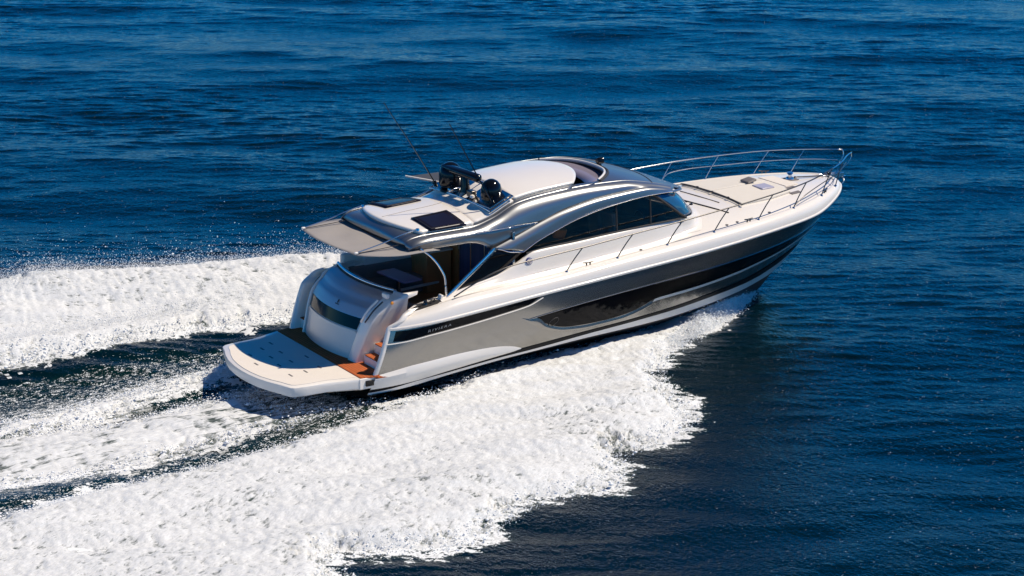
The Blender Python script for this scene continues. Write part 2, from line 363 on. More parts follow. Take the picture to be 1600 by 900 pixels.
# sun pad in two halves with a strap along its after edge
def padx(v): return 13.08+.02*v*v
for y0, y1 in ((-1.22, -.02), (.02, 1.22)):
    out = [(13.12, y0), (14.15, y0*.97), (14.95, y0*.80), (15.0, y1*.80), (14.15, y1*.97), (13.12, y1)]
    slab('sun_pad', out if y0 < 0 else [(a, b) for a, b in out], lambda x, y: deckz(x, y)-.01, lambda x, y: deckz(x, y)+.07, M_cushion, fdeck, bevel=.03)
tube('pad_strap', [(13.08, y, deckz(13.08, y)+.055) for y in np.linspace(-1.3, 1.18, 20)], .02, M_rubber, fdeck, seg=6)
for y in (-1.3, -.75, -.1, .5): lathe('strap_stud', [(0, .03), (.04, .025), (.045, 0)], (13.07, y, deckz(13.07, y)+.06), M_rubber, fdeck, seg=12)
V, F = boxvf((14.45, .12, deckz(14.45, .1)+.12), (.30, .34, .06), 0, -.18); obj('pad_headrest', V, F, M_slot, fdeck, bevel=.03)
slab('deck_hatch', [(14.3,-.62),(14.72,-.62),(14.72,-.2),(14.3,-.2)], lambda x, y: deckz(x, y)+.02, lambda x, y: deckz(x, y)+.085, M_pale, fdeck, bevel=.02)
slab('locker_lid', [(15.15,-.55),(15.6,-.5),(15.6,.5),(15.15,.55)], lambda x, y: deckz(x, y), lambda x, y: deckz(x, y)+.025, M_deck, fdeck, bevel=.01)
for p in ((14.9,-1.1),(15.02,-.75)): slab('side_hatch', [(p[0],p[1]),(p[0]+.35,p[1]+.05),(p[0]+.33,p[1]+.16),(p[0]-.02,p[1]+.1)], lambda x, y: deckz(x, y), lambda x, y: deckz(x, y)+.02, M_slot, fdeck, bevel=.005)
# windlass
wx, wy = 15.75, 0.0; wz = deckz(wx, wy)
wl = lathe('windlass', [(0,.20),(.07,.20),(.085,.17),(.05,.13),(.05,.09),(.1,.06),(.12,.0)], (wx, wy, wz), M_steel, fdeck)
V, F = tubevf([(wx+.15, 0, wz+.05), (16.3, 0, deckz(16.3, 0)+.04), (16.95, 0, 2.24)], .02, 6, 12); obj('anchor_chain', V, F, M_dsteel, fdeck)
box('windlass_plate', (15.7, .02, wz+.01), (.5, .34, .025), M_slot, fdeck)
# cleats
def cleat(x, y, z, ang, parent):
    c, s = math.cos(ang), math.sin(ang)
    def q(a, b, h): return (x+a*c-b*s, y+a*s+b*c, z+h)
    p = [tubevf([q(-.14,0,.075), q(-.06,0,.065), q(.06,0,.065), q(.14,0,.075)], .017, 8, 10), tubevf([q(-.05,0,-.02), q(-.05,0,.07)], .018), tubevf([q(.05,0,-.02), q(.05,0,.07)], .018)]
    V, F = join(p); obj('cleat', V, F, M_dsteel, parent, angle=50)
for sd in (-1, 1):
    for cx in (7.75, 12.7, 15.9):
        cleat(cx, sd*(Ys(cx)*.913-.06), Zg(cx)+.01, math.atan2(sd*(Ys(cx+.3)-Ys(cx-.3)), .6), boat)
    for fx in (9.4, 12.1, 12.45, 13.6): lathe('deck_filler', [(0,.012),(.035,.012),(.04,0)], (fx, sd*(Ys(fx)*.913-.22), Zg(fx)+(-.02 if fx < 11 else .005)+(0 if fx < 11 else deckz(fx, Ys(fx)*.913-.22)-Zg(fx))), M_slot, boat, seg=12)
# bow roller, anchor
V, F = join([boxvf((17.2, -.07, 2.2), (.75, .025, .13)), boxvf((17.2, .07, 2.2), (.75, .025, .13)), boxvf((17.15, 0, 2.15), (.65, .14, .02))]); roller = obj('bow_roller', V, F, M_steel, boat, bevel=.01, angle=40)
lathe('roller_wheel', [(0,-.06),(.05,-.06),(.035,0),(.05,.06),(0,.06)], (17.52, 0, 2.2), M_rubber, roller, axis='Y')
V, F = join([tubevf([(17.0,0,2.26),(17.45,0,2.24),(17.62,0,2.15)], .028, 8, 12), tubevf([(17.55,0,2.17),(17.5,-.17,2.06),(17.38,-.21,1.98)], .03, 8, 10, .4), tubevf([(17.55,0,2.17),(17.5,.17,2.06),(17.38,.21,1.98)], .03, 8, 10, .4), lathevf([(0,-.02),(.09,-.01),(.1,.03),(0,.05)], (17.58,0,2.12), 12)]); obj('anchor', V, F, M_steel, roller, angle=50)
box('navigation_light', (17.02, -.1, 2.3), (.1, .06, .08), M_black, roller)

# rails
def rail_y(x): return max(.0, Ys(min(x, 17.25))*.913-.03)
for sd in (-1, 1):
    top = [(4.09,2.17,1.55),(4.4,2.2,1.70),(4.73,2.25,1.86),(5.1,2.27,1.99),(5.59,2.28,2.08),(6.5,2.28,2.15),(7.52,2.28,2.21),(8.96,2.27,2.32),(10.43,2.25,2.42),(11.88,2.2,2.53),(13.3,2.07,2.62),(14.75,1.76,2.70),(15.9,1.33,2.77),(16.7,.9,2.80),(17.35,.42,2.82),(17.72,.18,2.80)]
    top = [(x, sd*y, z) for x, y, z in top]
    end = [(17.72, sd*.18, 2.80), (17.74, sd*.16, 2.70), (17.55, sd*.13, 2.45), (17.2, sd*.10, 2.27)]
    pts = spline(top, 90)+spline(end, 14)[1:]
    rail = tube('rail', [q for q in pts if q[0] < 16.2], .017, M_dsteel if sd < 0 else M_steel, boat)  # same rail both sides; starboard's dark reflections are put into its steel colour
    tube('pulpit_rail', [q for q in pts if q[0] > 16.0], .017, M_steel, rail)
    md = [(13.05,2.03,2.13),(13.3,2.05,2.33),(13.9,1.97,2.40),(14.75,1.72,2.44),(15.9,1.28,2.50),(16.7,.84,2.54),(17.2,.46,2.56),(17.55,.16,2.55)] if sd > 0 else [(14.45,1.74,2.16),(14.9,1.62,2.34),(15.9,1.26,2.50),(16.7,.84,2.54),(17.2,.46,2.56),(17.55,.16,2.55)]
    tube('middle_rail', [(x, sd*y, z) for x, y, z in md], .012, M_steel if sd > 0 else M_dsteel, rail, n=50)
    ft = pch([(a[0], a[2]) for a in top]); fy = pch([(a[0], abs(a[1])) for a in top])
    for bx in (7.11, 8.56, 10.04, 11.51, 13.01, 14.35, 15.65, 16.55):
        tx = bx+.42 if bx < 16 else bx+.35
        by = rail_y(bx); base = (bx, sd*by, Zg(bx)+.0)
        st = tube('stanchion', [base, ((bx+tx)/2-.02, sd*(by+fy(tx))/2, (base[2]+ft(tx))/2), (tx, sd*fy(tx), ft(tx))], .014, M_dsteel if sd < 0 else M_steel, rail, n=8)
        lathe('stanchion_foot', [(0,.03),(.022,.03),(.04,.005),(.042,0)], base, M_steel, st, seg=12)
# ------------------------------------------------------------------ swim platform
half = [(-.20,0),(-.185,.35),(-.13,.75),(-.03,1.1),(.08,1.38),(.14,1.58),(.185,1.69),(.27,1.755),(.55,1.80),(1.0,1.83),(1.74,2.02)]
out = [(x, -y) for x, y in half[::-1]]+half[1:]
n = len(out); prof = [(-.07, -.25), (-.01, -.22), (.012, -.07), (.0, -.012), (-.02, 0.0)]
cen = (1.1, 0)
V = []; F = []
for k, (o_, z) in enumerate(prof):
    for x, y in out:
        d = math.hypot(x-cen[0], y); f = 1+o_/max(d, .5); V.append((cen[0]+(x-cen[0])*f if x < 1.73 else x, y*f if x < 1.73 else y, z))
for k in range(len(prof)-1):
    for i in range(n-1): F.append((k*n+i, k*n+i+1, (k+1)*n+i+1, (k+1)*n+i))
F.append(tuple(range(n))[::-1]); F.append(tuple((len(prof)-1)*n+i for i in range(n)))
F.append(tuple(k*n for k in range(len(prof)))+tuple(k*n+n-1 for k in range(len(prof)))[::-1])
plat = obj('swim_platform', V, F, M_white, boat, angle=35)
slab('platform_panel', [(x+.09 if x < 1.6 else x-.03, y*.93) for x, y in out], 0.0, .012, M_deck, plat, bevel=.004)
for x0, y0 in ((.42,.75),(.85,1.0),(1.2,1.25),(.75,.35),(1.1,.55),(.65,-.25),(1.0,-.15),(1.45,-.05),(.55,-1.0),(.95,-.95),(1.35,-.85),(.25,.1)):
    slab('drain_slot', [(x0-.02,y0-.09),(x0+.02,y0-.09),(x0+.02,y0+.09),(x0-.02,y0+.09)], .010, .016, M_slot, plat, bevel=0)
V, F = boxvf((1.95, 0, -.13), (.46, 4.06, .26)); obj('platform_bridge', V, F, M_white, plat, bevel=.02, angle=35)
slab('teak_deck', [(1.76,-2.0),(2.16,-2.06),(2.9,-2.04),(2.9,2.04),(2.16,2.06),(1.76,2.0)], -.02, .02, M_teak, boat, bevel=.004)
V, F = boxvf((1.97, -2.04, -.13), (.2, .05, .13)); obj('platform_box', V, F, M_black, plat, bevel=.01)  # small black box on the platform's side, not a lamp
for sd in (-1, 1):
    rows = [[H(s, lt2, sd, .01+.066*j) for j, lt2 in ((0, .30), (.9, .275))] for s in np.linspace(0, .05, 8)]
    V, F = grid(rows); obj('teak_margin', V, F, M_teak, boat, solid=.004)

# ------------------------------------------------------------------ transom: lounge module, stair wall, steps
tp = [(2.10,.02),(2.17,.35),(2.24,.68),(2.33,.97),(2.47,1.18),(2.62,1.30),(2.66,1.36),(2.76,1.44),(2.90,1.50),(2.99,1.50)]
def yl(u): return -.70-.36*u**1.1          # starboard edge
def yr(u): return 1.55+.02*u               # port edge
def tx(z, y, off=0):
    zz = [p[1] for p in tp]; xx = [p[0] for p in tp]
    return float(np.interp(z, zz, xx))+.20*((y-.3)/1.25)**2-.05-off
def tpatch(name, z0, z1, m, parent, off=0.0, ins=0.0, n=26, k=16, solid=0):
    rows = []
    for i in range(k+1):
        z = z0+(z1-z0)*i/k; u = z/1.5; a, b = yl(u)+ins, yr(u)-ins
        rows.append([(tx(z, a+(b-a)*j/n, off), a+(b-a)*j/n, z) for j in range(n+1)])
    V, F = grid(rows); return obj(name, V, F, m, parent, solid=solid)
trans = tpatch('transom_lounge', .02, 1.5, M_trans, boat, k=40)
tpatch('transom_window', .70, .97, M_glass, trans, off=.008, ins=.06)
tpatch('window_lip', .64, .685, M_trans, trans, off=.03, ins=.05, k=3)
tpatch('transom_crease', 1.205, 1.225, M_trans, trans, off=.02, ins=.03, k=3)
tube('top_rail', [(tx(1.5, y)+.05, y, 1.56) for y in np.linspace(-1.02, 1.62, 24)], .035, M_steel, trans)
tube('rail_seal', [(tx(1.5, y)+.02, y, 1.515) for y in np.linspace(-1.04, 1.6, 24)], .022, M_rubber, trans)
# round maker's emblem on the transom: disc, two ring strokes and a small word line
ey, ez = .12, 1.115
for (a, b, r) in ((0, .028, .030), (0, -.04, 0)):
    if r:
        V = [(tx(ez+b, ey, .012), ey, ez+b)]+[(tx(ez+b+r*1.35*math.sin(t), ey+r*math.cos(t), .012), ey+r*math.cos(t), ez+b+r*1.35*math.sin(t)) for t in np.linspace(0, 2*math.pi, 17)[:-1]]
        obj('emblem', V, [(0, 1+i, 1+(i+1) % 16) for i in range(16)], M_rubber, trans, smooth=False)
    else:
        V, F = grid([[(tx(ez+b+h, ey+y, .012), ey+y, ez+b+h) for y in np.linspace(-.075, .075, 5)] for h in (0, .022)]); obj('emblem_word', V, F, M_rubber, trans)
# starboard white stair wall and port wall
def wall(name, ysurf, xfwd, yb0, yb1, sgn):
    rows = []
    for i in range(24):
        z = .02+(1.5-.02)*i/23; u = z/1.5; e = yl(u) if sgn < 0 else yr(u)
        xa = tx(z, e)
        yo = yb0+(yb1-yb0)*u
        rows.append([(xa+.02, e, z), (xa-.03, e+sgn*.01, z), (xa-.045, e+sgn*.04, z), (xa-.04, e+(yo-e)*.5, z), (xa-.02, yo-sgn*.05, z), (xa, yo-sgn*.015, z), (xa+.035, yo, z), (xa+.3, yo, z), (max(xa+.35, (xa+xfwd)/2), yo, z), (max(xa+.4, xfwd), yo, z)])
    z = 1.5; top = rows[-1]; rows.append([(p[0]+.03, p[1]-sgn*.03, 1.545) for p in top]); rows.append([(p[0]+.10, p[1]-sgn*.12, 1.55) for p in top])
    V, F = grid(rows); return obj(name, V, F, M_white, boat, angle=50)
sw = wall('stair_wall', -1.12, 3.35, -1.06, -1.42, -1)
pw = wall('port_stair_wall', 1.66, 3.7, 1.68, 1.68, 1)
tube('stair_handrail', [(2.36,-1.17,.98),(2.40,-1.23,1.08),(2.55,-1.28,1.28),(2.74,-1.32,1.44)], .018, M_rubber, sw, n=20)
tube('stair_handrail', [(2.30,-1.10,.98),(2.33,-1.16,1.10),(2.48,-1.20,1.31),(2.66,-1.24,1.47)], .03, M_white, sw, n=20)
lathe('shower_cap', [(0,-.03),(.03,-.03),(.04,0)], (2.93,-1.40,1.40), M_orange, sw, seg=12, axis='Y')
box('wall_bracket', (2.86,-1.25,1.55), (.10,.22,.12), M_white, sw, bevel=.03)
for k, (x0, zt) in enumerate(((2.32,.22),(2.58,.44),(2.86,.66),(3.16,.88),(3.46,1.08))):
    st = box('stair_riser', (x0+.30, -1.62, zt/2), (.6, .9, zt-.02), M_white, boat, bevel=.015)
    if k < 4: box('teak_tread', (x0+.145, -1.62, zt), (.27, .84, .025), M_teak, st, bevel=.006)
for k, (x0, zt) in enumerate(((2.34,.25),(2.62,.5),(2.92,.75))):
    st = box('stair_riser', (x0+.3, 1.86, zt/2), (.6, .36, zt-.02), M_white, boat, bevel=.015)
    box('teak_tread', (x0+.13, 1.86, zt), (.25, .34, .025), M_teak, st, bevel=.006)
box('coaming_cushion', (3.68, 1.80, 1.52), (.55, .22, .34), M_cushion, boat, rz=-.1, bevel=.06)

# ------------------------------------------------------------------ cockpit
slab('cockpit_floor', [(2.95,-1.85),(6.0,-1.85),(6.0,1.85),(2.95,1.85)], .62, .66, M_wood, boat, bevel=0)
for sd in (-1, 1):
    # coaming tops beside the cockpit with a recess for mooring gear
    o1 = [(2.95,1.98),(3.2,2.02),(3.6,2.08),(4.0,2.11),(4.0,1.74),(3.9,1.62),(3.4,1.62),(3.1,1.76),(2.95,1.88)]
    slab('coaming_top', [(x, sd*y) for x, y in o1][::sd], .7, lambda x, y: Zg(x)-.035, M_white, boat, bevel=.02)
    slab('mooring_recess', [(x, sd*y) for x, y in ((3.10,1.94),(3.3,1.99),(3.75,2.03),(3.92,1.95),(3.8,1.78),(3.4,1.74),(3.16,1.80))][::sd], 1.2, lambda x, y: Zg(x)-.025, M_rubber, boat, bevel=0)
    cleat(3.35, sd*1.88, Zg(3.35)-.01, .2, boat); cleat(3.7, sd*1.9, Zg(3.7)-.01, .2, boat)
    lathe('winch', [(0,.10),(.04,.10),(.05,.08),(.035,.05),(.055,.0)], (3.53, sd*1.86, Zg(3.53)-.03), M_dsteel, boat, seg=14)
    loft('cockpit_side', [[(3.9,sd*1.80,1.40),(4.5,sd*1.78,1.56),(5.5,sd*1.76,1.72),(6.1,sd*1.74,1.9)],[(3.9,sd*1.76,.66),(6.1,sd*1.74,.66)]], M_white, boat, solid=.01, linear=True)
    box('coaming_end', (3.93, sd*1.83, 1.42), (.07,.14,.26), M_white, boat, ry=.25, bevel=.02)
# aft lounge: base, seat and back facing forward
slab('lounge_back', [(3.06,-.95),(3.30,-1.0),(3.32,1.45),(3.06,1.45)], .66, 1.47, M_cushd, boat, bevel=.05)
slab('lounge_seat', [(3.3,-.95),(3.85,-.95),(3.85,1.45),(3.3,1.45)], .66, 1.08, M_cushd, boat, bevel=.05)
slab('side_lounge', [(3.85,1.05),(5.6,1.05),(5.6,1.7),(3.85,1.7)], .66, 1.06, M_cushd, boat, bevel=.05)
slab('side_lounge_back', [(3.5,1.58),(5.6,1.58),(5.6,1.74),(3.5,1.74)], 1.0, 1.40, M_cushd, boat, bevel=.05)
tab = box('cockpit_table', (4.35,.72,1.28), (.50,1.15,.045), M_tabtop, boat, rz=.08, bevel=.01)
tube('table_leg', [(4.35,.75,.66),(4.35,.75,1.26)], .05, M_steel, tab, seg=12)
box('wet_bar', (5.55,1.25,1.15), (.7,.75,1.0), M_wood, boat, bevel=.02)
box('wet_bar_top', (5.55,1.25,1.67), (.76,.8,.04), M_cushion, boat, bevel=.01)
box('helm_step', (4.9,-.2,.74), (1.5,.05,.12), M_white, boat, bevel=.01)
box('seat_base_trim', (4.95,.84,.90), (1.35,.05,.06), M_white, boat, rz=.10, bevel=.01)
box('side_console', (4.7,1.66,1.55), (1.6,.12,.35), M_white, boat, bevel=.03)
# glazed bulkhead between cockpit and saloon
M_curtain = mat('door_glass_blue_reflection', (.045, .065, .14), .12, coat=.4, var=.5, vscale=1.2, stretch=(1, 6, .3))  # the blue reflected in the doors is put into this glass colour
bh = box('saloon_door', (6.0, -.55, 1.66), (.03, 2.35, 2.0), M_curtain, boat, bevel=.005)
for yy in (-1.72,-1.1,-.5,.1,.62): box('door_frame', (5.975, yy, 1.66), (.05, .05, 2.04), M_steel, bh, bevel=.005)
box('bulkhead', (6.02, 1.2, 1.66), (.05, 1.15, 2.0), M_wood, boat, bevel=.01)

# ------------------------------------------------------------------ hardtop
ZA = pch([(3.20,2.65),(3.26,2.735),(3.42,2.815),(3.9,2.86),(5.0,2.86),(5.6,2.99),(6.28,3.26),(7.2,3.37),(8.3,3.42),(9.2,3.40),(10,3.27),(10.7,3.09),(11.6,2.80)])
ZC = pch([(3.16,2.68),(3.22,2.79),(3.38,2.915),(3.9,2.965),(4.9,3.03),(5.5,3.12),(6.2,3.42),(7,3.53),(8,3.57),(9,3.53),(9.7,3.42),(10.4,3.25),(11,3.05),(11.65,2.78)])
def roofz(x, y):
    v = min(1, abs(y)/1.42); return ZA(x)+(ZC(x)-ZA(x))*(1-v*v)
def lip(y): return 11.62-.30*abs(y)**1.9*(1 if abs(y) < 1.2 else 1)-.05*max(0, abs(y)-1.1)**2*3
def fa(y): return 8.52-.62*(abs(y)/1.28)**2.2
def ff(y): return 9.40-.80*(abs(y)/1.28)**2.6
def xaft(y): return 3.17+.08*(abs(y)/1.42)**3
ys_ = [-1.42,-1.36,-1.28]+list(np.linspace(-1.2,1.2,17))+[1.28,1.36,1.42]
def roofpiece(x0, x1, n, cols): return grid([[(x0(y)+(x1(y)-x0(y))*i/n, y, roofz(x0(y)+(x1(y)-x0(y))*i/n, y)) for y in cols] for i in range(n+1)])
V, F = join([roofpiece(xaft, fa, 44, ys_), roofpiece(fa, ff, 8, ys_[:3]), roofpiece(fa, ff, 8, ys_[-3:]), roofpiece(ff, lip, 22, ys_)])
roof = obj('hardtop', V, F, M_silver, boat, solid=.05, off=1)
# opening rim, well and tinted glass
tube('sunroof_rim', [(ff(y)+.02, y, roofz(ff(y), y)+.012) for y in np.linspace(-1.24, 1.24, 40)], .03, M_white, roof)
tube('sunroof_seal', [(ff(y)+.12, y, roofz(ff(y)+.1, y)+.0) for y in np.linspace(-1.3, 1.3, 40)], .035, M_rubber, roof)
rows = [[(fa(y)+(ff(y)-fa(y))*u, y, roofz(fa(y)+(ff(y)-fa(y))*u, y)-d) for y in np.linspace(-1.28, 1.28, 30)] for u, d in ((1, 0.0), (1, .16), (.93, .30))]
V, F = grid(rows); obj('sunroof_well', V, F, M_dark, roof)
rows = [[(fa(y)+.12+(ff(y)-fa(y)-.14)*u, y, roofz(ff(y), y)-.05-.16*(1-u)-.05*(1-y)) for y in np.linspace(-.80, 1.24, 24)] for u in (0.30, 1)]
V, F = grid(rows); obj('sunroof_glass', V, F, M_lilac, roof, solid=.01)
slab('headliner', [(7.4,-1.38),(9.7,-1.3),(9.7,1.3),(7.4,1.38)], 2.98, 3.02, M_dark, roof, bevel=0)
# sliding sunroof panel
sun_p = sheet('sunroof_panel', lambda v: 6.28, lambda v: fa(v*1.26)+.04, lambda u: 1.26, roofz, .045, .05, M_white, roof, nx=26, ny=24)
# after panel with two hatches
aft_p = sheet('hatch_panel', lambda v: 3.38+.34*v*v, lambda v: 5.12, lambda u: 1.36, roofz, .07, .075, M_white, roof, nx=20, ny=20)
tube('panel_seam', [(x, 0, roofz(x, 0)+.072) for x in np.linspace(3.5, 5.1, 10)], .006, M_slot, aft_p, seg=5)
mid_p = sheet('mid_panel', lambda v: 5.14, lambda v: 6.24, lambda u: 1.30, roofz, .02, .025, M_white, roof, nx=8, ny=20)
for sd in (-1, 1):
    ht = sheet('roof_hatch', lambda v: 3.93, lambda v: 4.88, lambda u: 1, lambda x, y: roofz(x, sd*1.0+(y)*.43), .105, .04, M_hatch, roof, nx=6, ny=6)
    for vv in ht.data.vertices: vv.co.y = sd*1.0+vv.co.y*.43
    fr = [(3.98, sd*1.0-.38), (4.83, sd*1.0-.38), (4.83, sd*1.0+.38), (3.98, sd*1.0+.38), (3.98, sd*1.0-.38)]
    tube('hatch_frame', [(x, y, roofz(x, y)+.108) for x, y in fr], .012, M_rubber, ht, seg=6)
    # side shell of the hardtop: upper band, fascia, swooping arch
    A = [(x, sd*1.42, ZA(x)) for x in (3.25,3.42,3.9,5.0,5.6,6.28,7.2,8.3,9.2,10.0,10.5)]+[(10.82, sd*1.42, 3.06)]
    B = [(3.30,sd*1.58,2.64),(3.5,sd*1.63,2.73),(3.9,sd*1.66,2.78),(4.6,sd*1.67,2.79),(5.3,sd*1.67,2.80),(6.0,sd*1.67,2.80),(6.65,sd*1.67,2.79),(7.44,sd*1.66,3.0),(8.53,sd*1.66,3.17),(9.66,sd*1.66,3.22),(10.3,sd*1.64,3.13),(10.62,sd*1.60,3.03)]
    mid1 = [(3.26,sd*1.48,2.67),(3.45,sd*1.50,2.80),(3.9,sd*1.50,2.86),(5.0,sd*1.50,2.87),(5.6,sd*1.51,2.985),(6.28,sd*1.52,3.20),(7.2,sd*1.52,3.32),(8.3,sd*1.53,3.38),(9.2,sd*1.53,3.37),(10.0,sd*1.53,3.24),(10.45,sd*1.52,3.14),(10.74,sd*1.52,3.05)]
    mid2 = [(3.28,sd*1.54,2.655),(3.48,sd*1.58,2.77),(3.9,sd*1.60,2.83),(5.0,sd*1.61,2.84),(5.6,sd*1.62,2.90),(6.28,sd*1.63,3.02),(7.2,sd*1.62,3.18),(8.3,sd*1.62,3.29),(9.2,sd*1.62,3.31),(10.0,sd*1.61,3.20),(10.4,sd*1.59,3.11),(10.68,sd*1.57,3.04)]
    loft('roof_band', [A, mid1, mid2, B], M_silver, boat, n=70, k=5, solid=0.02)
    low = [(3.28,sd*1.50,2.615),(3.7,sd*1.58,2.585),(4.2,sd*1.63,2.60),(4.75,sd*1.655,2.60),(5.0,sd*1.66,2.565),(5.2,sd*1.66,2.49),(5.42,sd*1.66,2.36),(5.7,sd*1.66,2.43),(6.0,sd*1.66,2.52),(6.35,sd*1.66,2.64),(6.7,sd*1.66,2.78)]
    Bp = [(3.28,sd*1.575,2.635),(3.5,sd*1.62,2.725),(3.9,sd*1.645,2.775),(4.6,sd*1.655,2.785),(5.3,sd*1.655,2.795),(6.0,sd*1.655,2.795),(6.7,sd*1.655,2.785)]
    fl = spline(low, 60)
    def interp3(P, x):
        for a, b in zip(P, P[1:]):
            if a[0] <= x <= b[0]:
                t = (x-a[0])/(b[0]-a[0]); return tuple(a[q]+(b[q]-a[q])*t for q in range(3))
        return P[-1] if x > P[-1][0] else P[0]
    Bs = spline(Bp, 60)
    rows = []
    for p in fl:
        q = interp3(Bs, p[0]); rows.append([p, (p[0], (p[1]+q[1])/2-sd*.03*max(0, min(1, (q[2]-p[2])/.4)), (p[2]+q[2])/2), (p[0], q[1], q[2])])
    V, F = grid([[r[0], tuple((np.array(r[0])+np.array(r[1]))/2), r[1], tuple((np.array(r[1])+np.array(r[2]))/2), r[2]] for r in rows if r[2][2]-r[0][2] > .012]); fas = obj('roof_fascia', V, F, M_silver, boat, solid=.02)
    tube('fascia_rim', [p for p in fl if p[0] < 5.45], .016, M_steel, fas, seg=6)
    tube('fascia_rim', [interp3(Bs, x)[:1]+(sd*1.675,)+interp3(Bs, x)[2:] for x in np.linspace(5.0, 6.68, 24)], .015, M_steel, fas, seg=6, taper=.6)
    arc_t = [(5.40,sd*1.72,2.37),(6.05,sd*1.70,2.575),(6.69,sd*1.68,2.79),(7.44,sd*1.665,3.005),(8.53,sd*1.665,3.175),(9.66,sd*1.665,3.225),(10.3,sd*1.645,3.135),(10.62,sd*1.60,3.035)]
    arc_m = [(5.82,sd*1.80,2.30),(6.35,sd*1.79,2.50),(6.93,sd*1.77,2.72),(7.6,sd*1.765,2.93),(8.6,sd*1.765,3.10),(9.75,sd*1.75,3.165),(10.33,sd*1.71,3.10),(10.62,sd*1.64,3.02)]
    arc_b = [(6.22,sd*1.79,2.20),(6.62,sd*1.79,2.40),(7.05,sd*1.785,2.55),(7.75,sd*1.78,2.765),(8.82,sd*1.78,2.96),(9.9,sd*1.77,3.045),(10.38,sd*1.73,3.035),(10.60,sd*1.66,3.0)]
    arc_x = [(5.56,sd*1.765,2.345),(6.15,sd*1.75,2.545),(6.78,sd*1.735,2.76),(7.5,sd*1.725,2.975),(8.56,sd*1.725,3.145),(9.7,sd*1.72,3.20),(10.31,sd*1.69,3.12),(10.62,sd*1.62,3.03)]
    arch = loft('roof_arch', [arc_t, arc_x, arc_m, arc_b], M_silver, boat, n=70, k=5, solid=.03)
    tube('arch_rim', spline(arc_b, 60), .013, M_steel, arch, seg=6)
    tube('arch_rim', spline([arc_t[0], arc_x[0], (5.82,sd*1.80,2.25), (6.22,sd*1.79,2.19)], 16), .014, M_steel, arch, seg=6)
    # brow joining arch and hardtop round the front
    # strut from arch foot to the coaming
    s0, s1 = np.array((5.42,sd*1.74,2.36)), np.array((4.02,sd*1.82,1.40))
    V, F = grid([[tuple(s0+(s1-s0)*t+np.array((a, sd*b, 0))) for a, b in ((-.07,.0),(-.06,.03),(.0,.045),(.09,.03),(.10,-.0),(.02,-.03),(-.07,0))] for t in np.linspace(-.03, 1, 12)])
    strut = obj('arch_strut', V, F, M_steel, boat, angle=40)
    # dark side glass behind the strut
    q = [(4.27,sd*1.80,1.56),(5.36,sd*1.75,2.36),(6.20,sd*1.765,2.19),(5.50,sd*1.81,1.80)]
    rows = [[tuple((np.array(q[0])*(1-u)+np.array(q[1])*u)*(1-v)+(np.array(q[3])*(1-u)+np.array(q[2])*u)*v) for u in np.linspace(0, 1, 10)] for v in np.linspace(0, 1, 6)]
    V, F = grid(rows); obj('quarter_glass', V, F, M_glass, boat, solid=.02)
    # curved grab pole
    tube('grab_pole', [(3.55,sd*1.62,2.62),(3.78,sd*1.70,2.42),(3.98,sd*1.76,2.14),(4.09,sd*1.80,1.85),(4.10,sd*1.82,1.46)], .027, M_steel, boat, n=30)
    # cabin side glass in three panes
    ztop = pch([(6.3,2.20),(6.62,2.38),(7.05,2.53),(7.75,2.75),(8.82,2.945),(9.9,3.03),(10.2,3.03)])
    zbot = pch([(6.3,2.13),(6.9,2.20),(7.7,2.225),(8.8,2.27),(10.0,2.31),(10.9,2.33)])
    def gl(x, t):
        z0 = zbot(x); z1 = ztop(x) if x < 9.98 else 3.03+(2.34-3.03)*(x-9.98)/(10.92-9.98)
        z1 = max(z1, z0+.004); return (x, sd*(1.765-.055*t*(z1-z0)/.7+.0), z0+(z1-z0)*t)
    for a, b in ((6.32, 8.86), (8.90, 9.86), (9.90, 10.92)):
        V, F = grid([[gl(x, t) for t in np.linspace(0, 1, 6)] for x in np.linspace(a, b, 24)])
        pane = obj('cabin_window', V, F, M_clear, boat)
    for x in (8.88, 9.88):
        tube('window_mullion', [tuple(np.array(gl(x, t))+np.array((0, sd*.004, 0))) for t in np.linspace(0, 1, 5)], .02, M_rubber, pane, seg=6)
    tube('window_seal', [tuple(np.array(gl(x, 0))+np.array((0, sd*.006, .005))) for x in np.linspace(6.3, 10.92, 40)], .020, M_rubber, pane, seg=6)
    tube('window_seal', [tuple(np.array(gl(x, 1))+np.array((0, sd*.004, 0))) for x in np.linspace(9.9, 10.95, 10)], .035, M_rubber, pane, seg=6)
    # awning support rod
    tube('awning_pole', [(3.70,sd*1.25,roofz(3.7,1.25)+.10),(3.3,sd*1.25,2.90),(2.75,sd*1.25,2.765),(2.13,sd*1.25,2.655)], .016, M_steel, boat, n=20)
    lathe('awning_pole_hinge', [(0,.05),(.04,.04),(.05,0)], (3.7,sd*1.25,roofz(3.7,1.25)+.07), M_steel, boat, seg=12)
    box('awning_pole_cap', (2.12,sd*1.25,2.65), (.09,.06,.05), M_white, boat, bevel=.015)
    # emblem on the cabin side
    if sd < 0:
        V, F = lathevf([(.0,-.004),(.075,-.004),(.085,.004),(.09,.014)], (6.33,-1.905,2.0), 24, 'Y')
        em = obj('side_emblem', *lathevf([(0,-.012),(.085,-.010),(.088,.03)], (6.32,-1.868,1.965), 24, 'Y'), M_blue, boat, angle=40)
        obj('emblem_ring', *lathevf([(.052,-.016),(.062,-.018),(.070,-.016)], (6.32,-1.868,1.965), 24, 'Y'), M_white, em)
        obj('emblem_letter', *join([tubevf([(6.295,-1.886,1.93),(6.295,-1.886,2.0)], .008, 5), tubevf([(6.295,-1.886,2.0),(6.34,-1.886,1.995),(6.345,-1.886,1.97),(6.30,-1.886,1.962),(6.35,-1.886,1.93)], .008, 5)]), M_white, em)
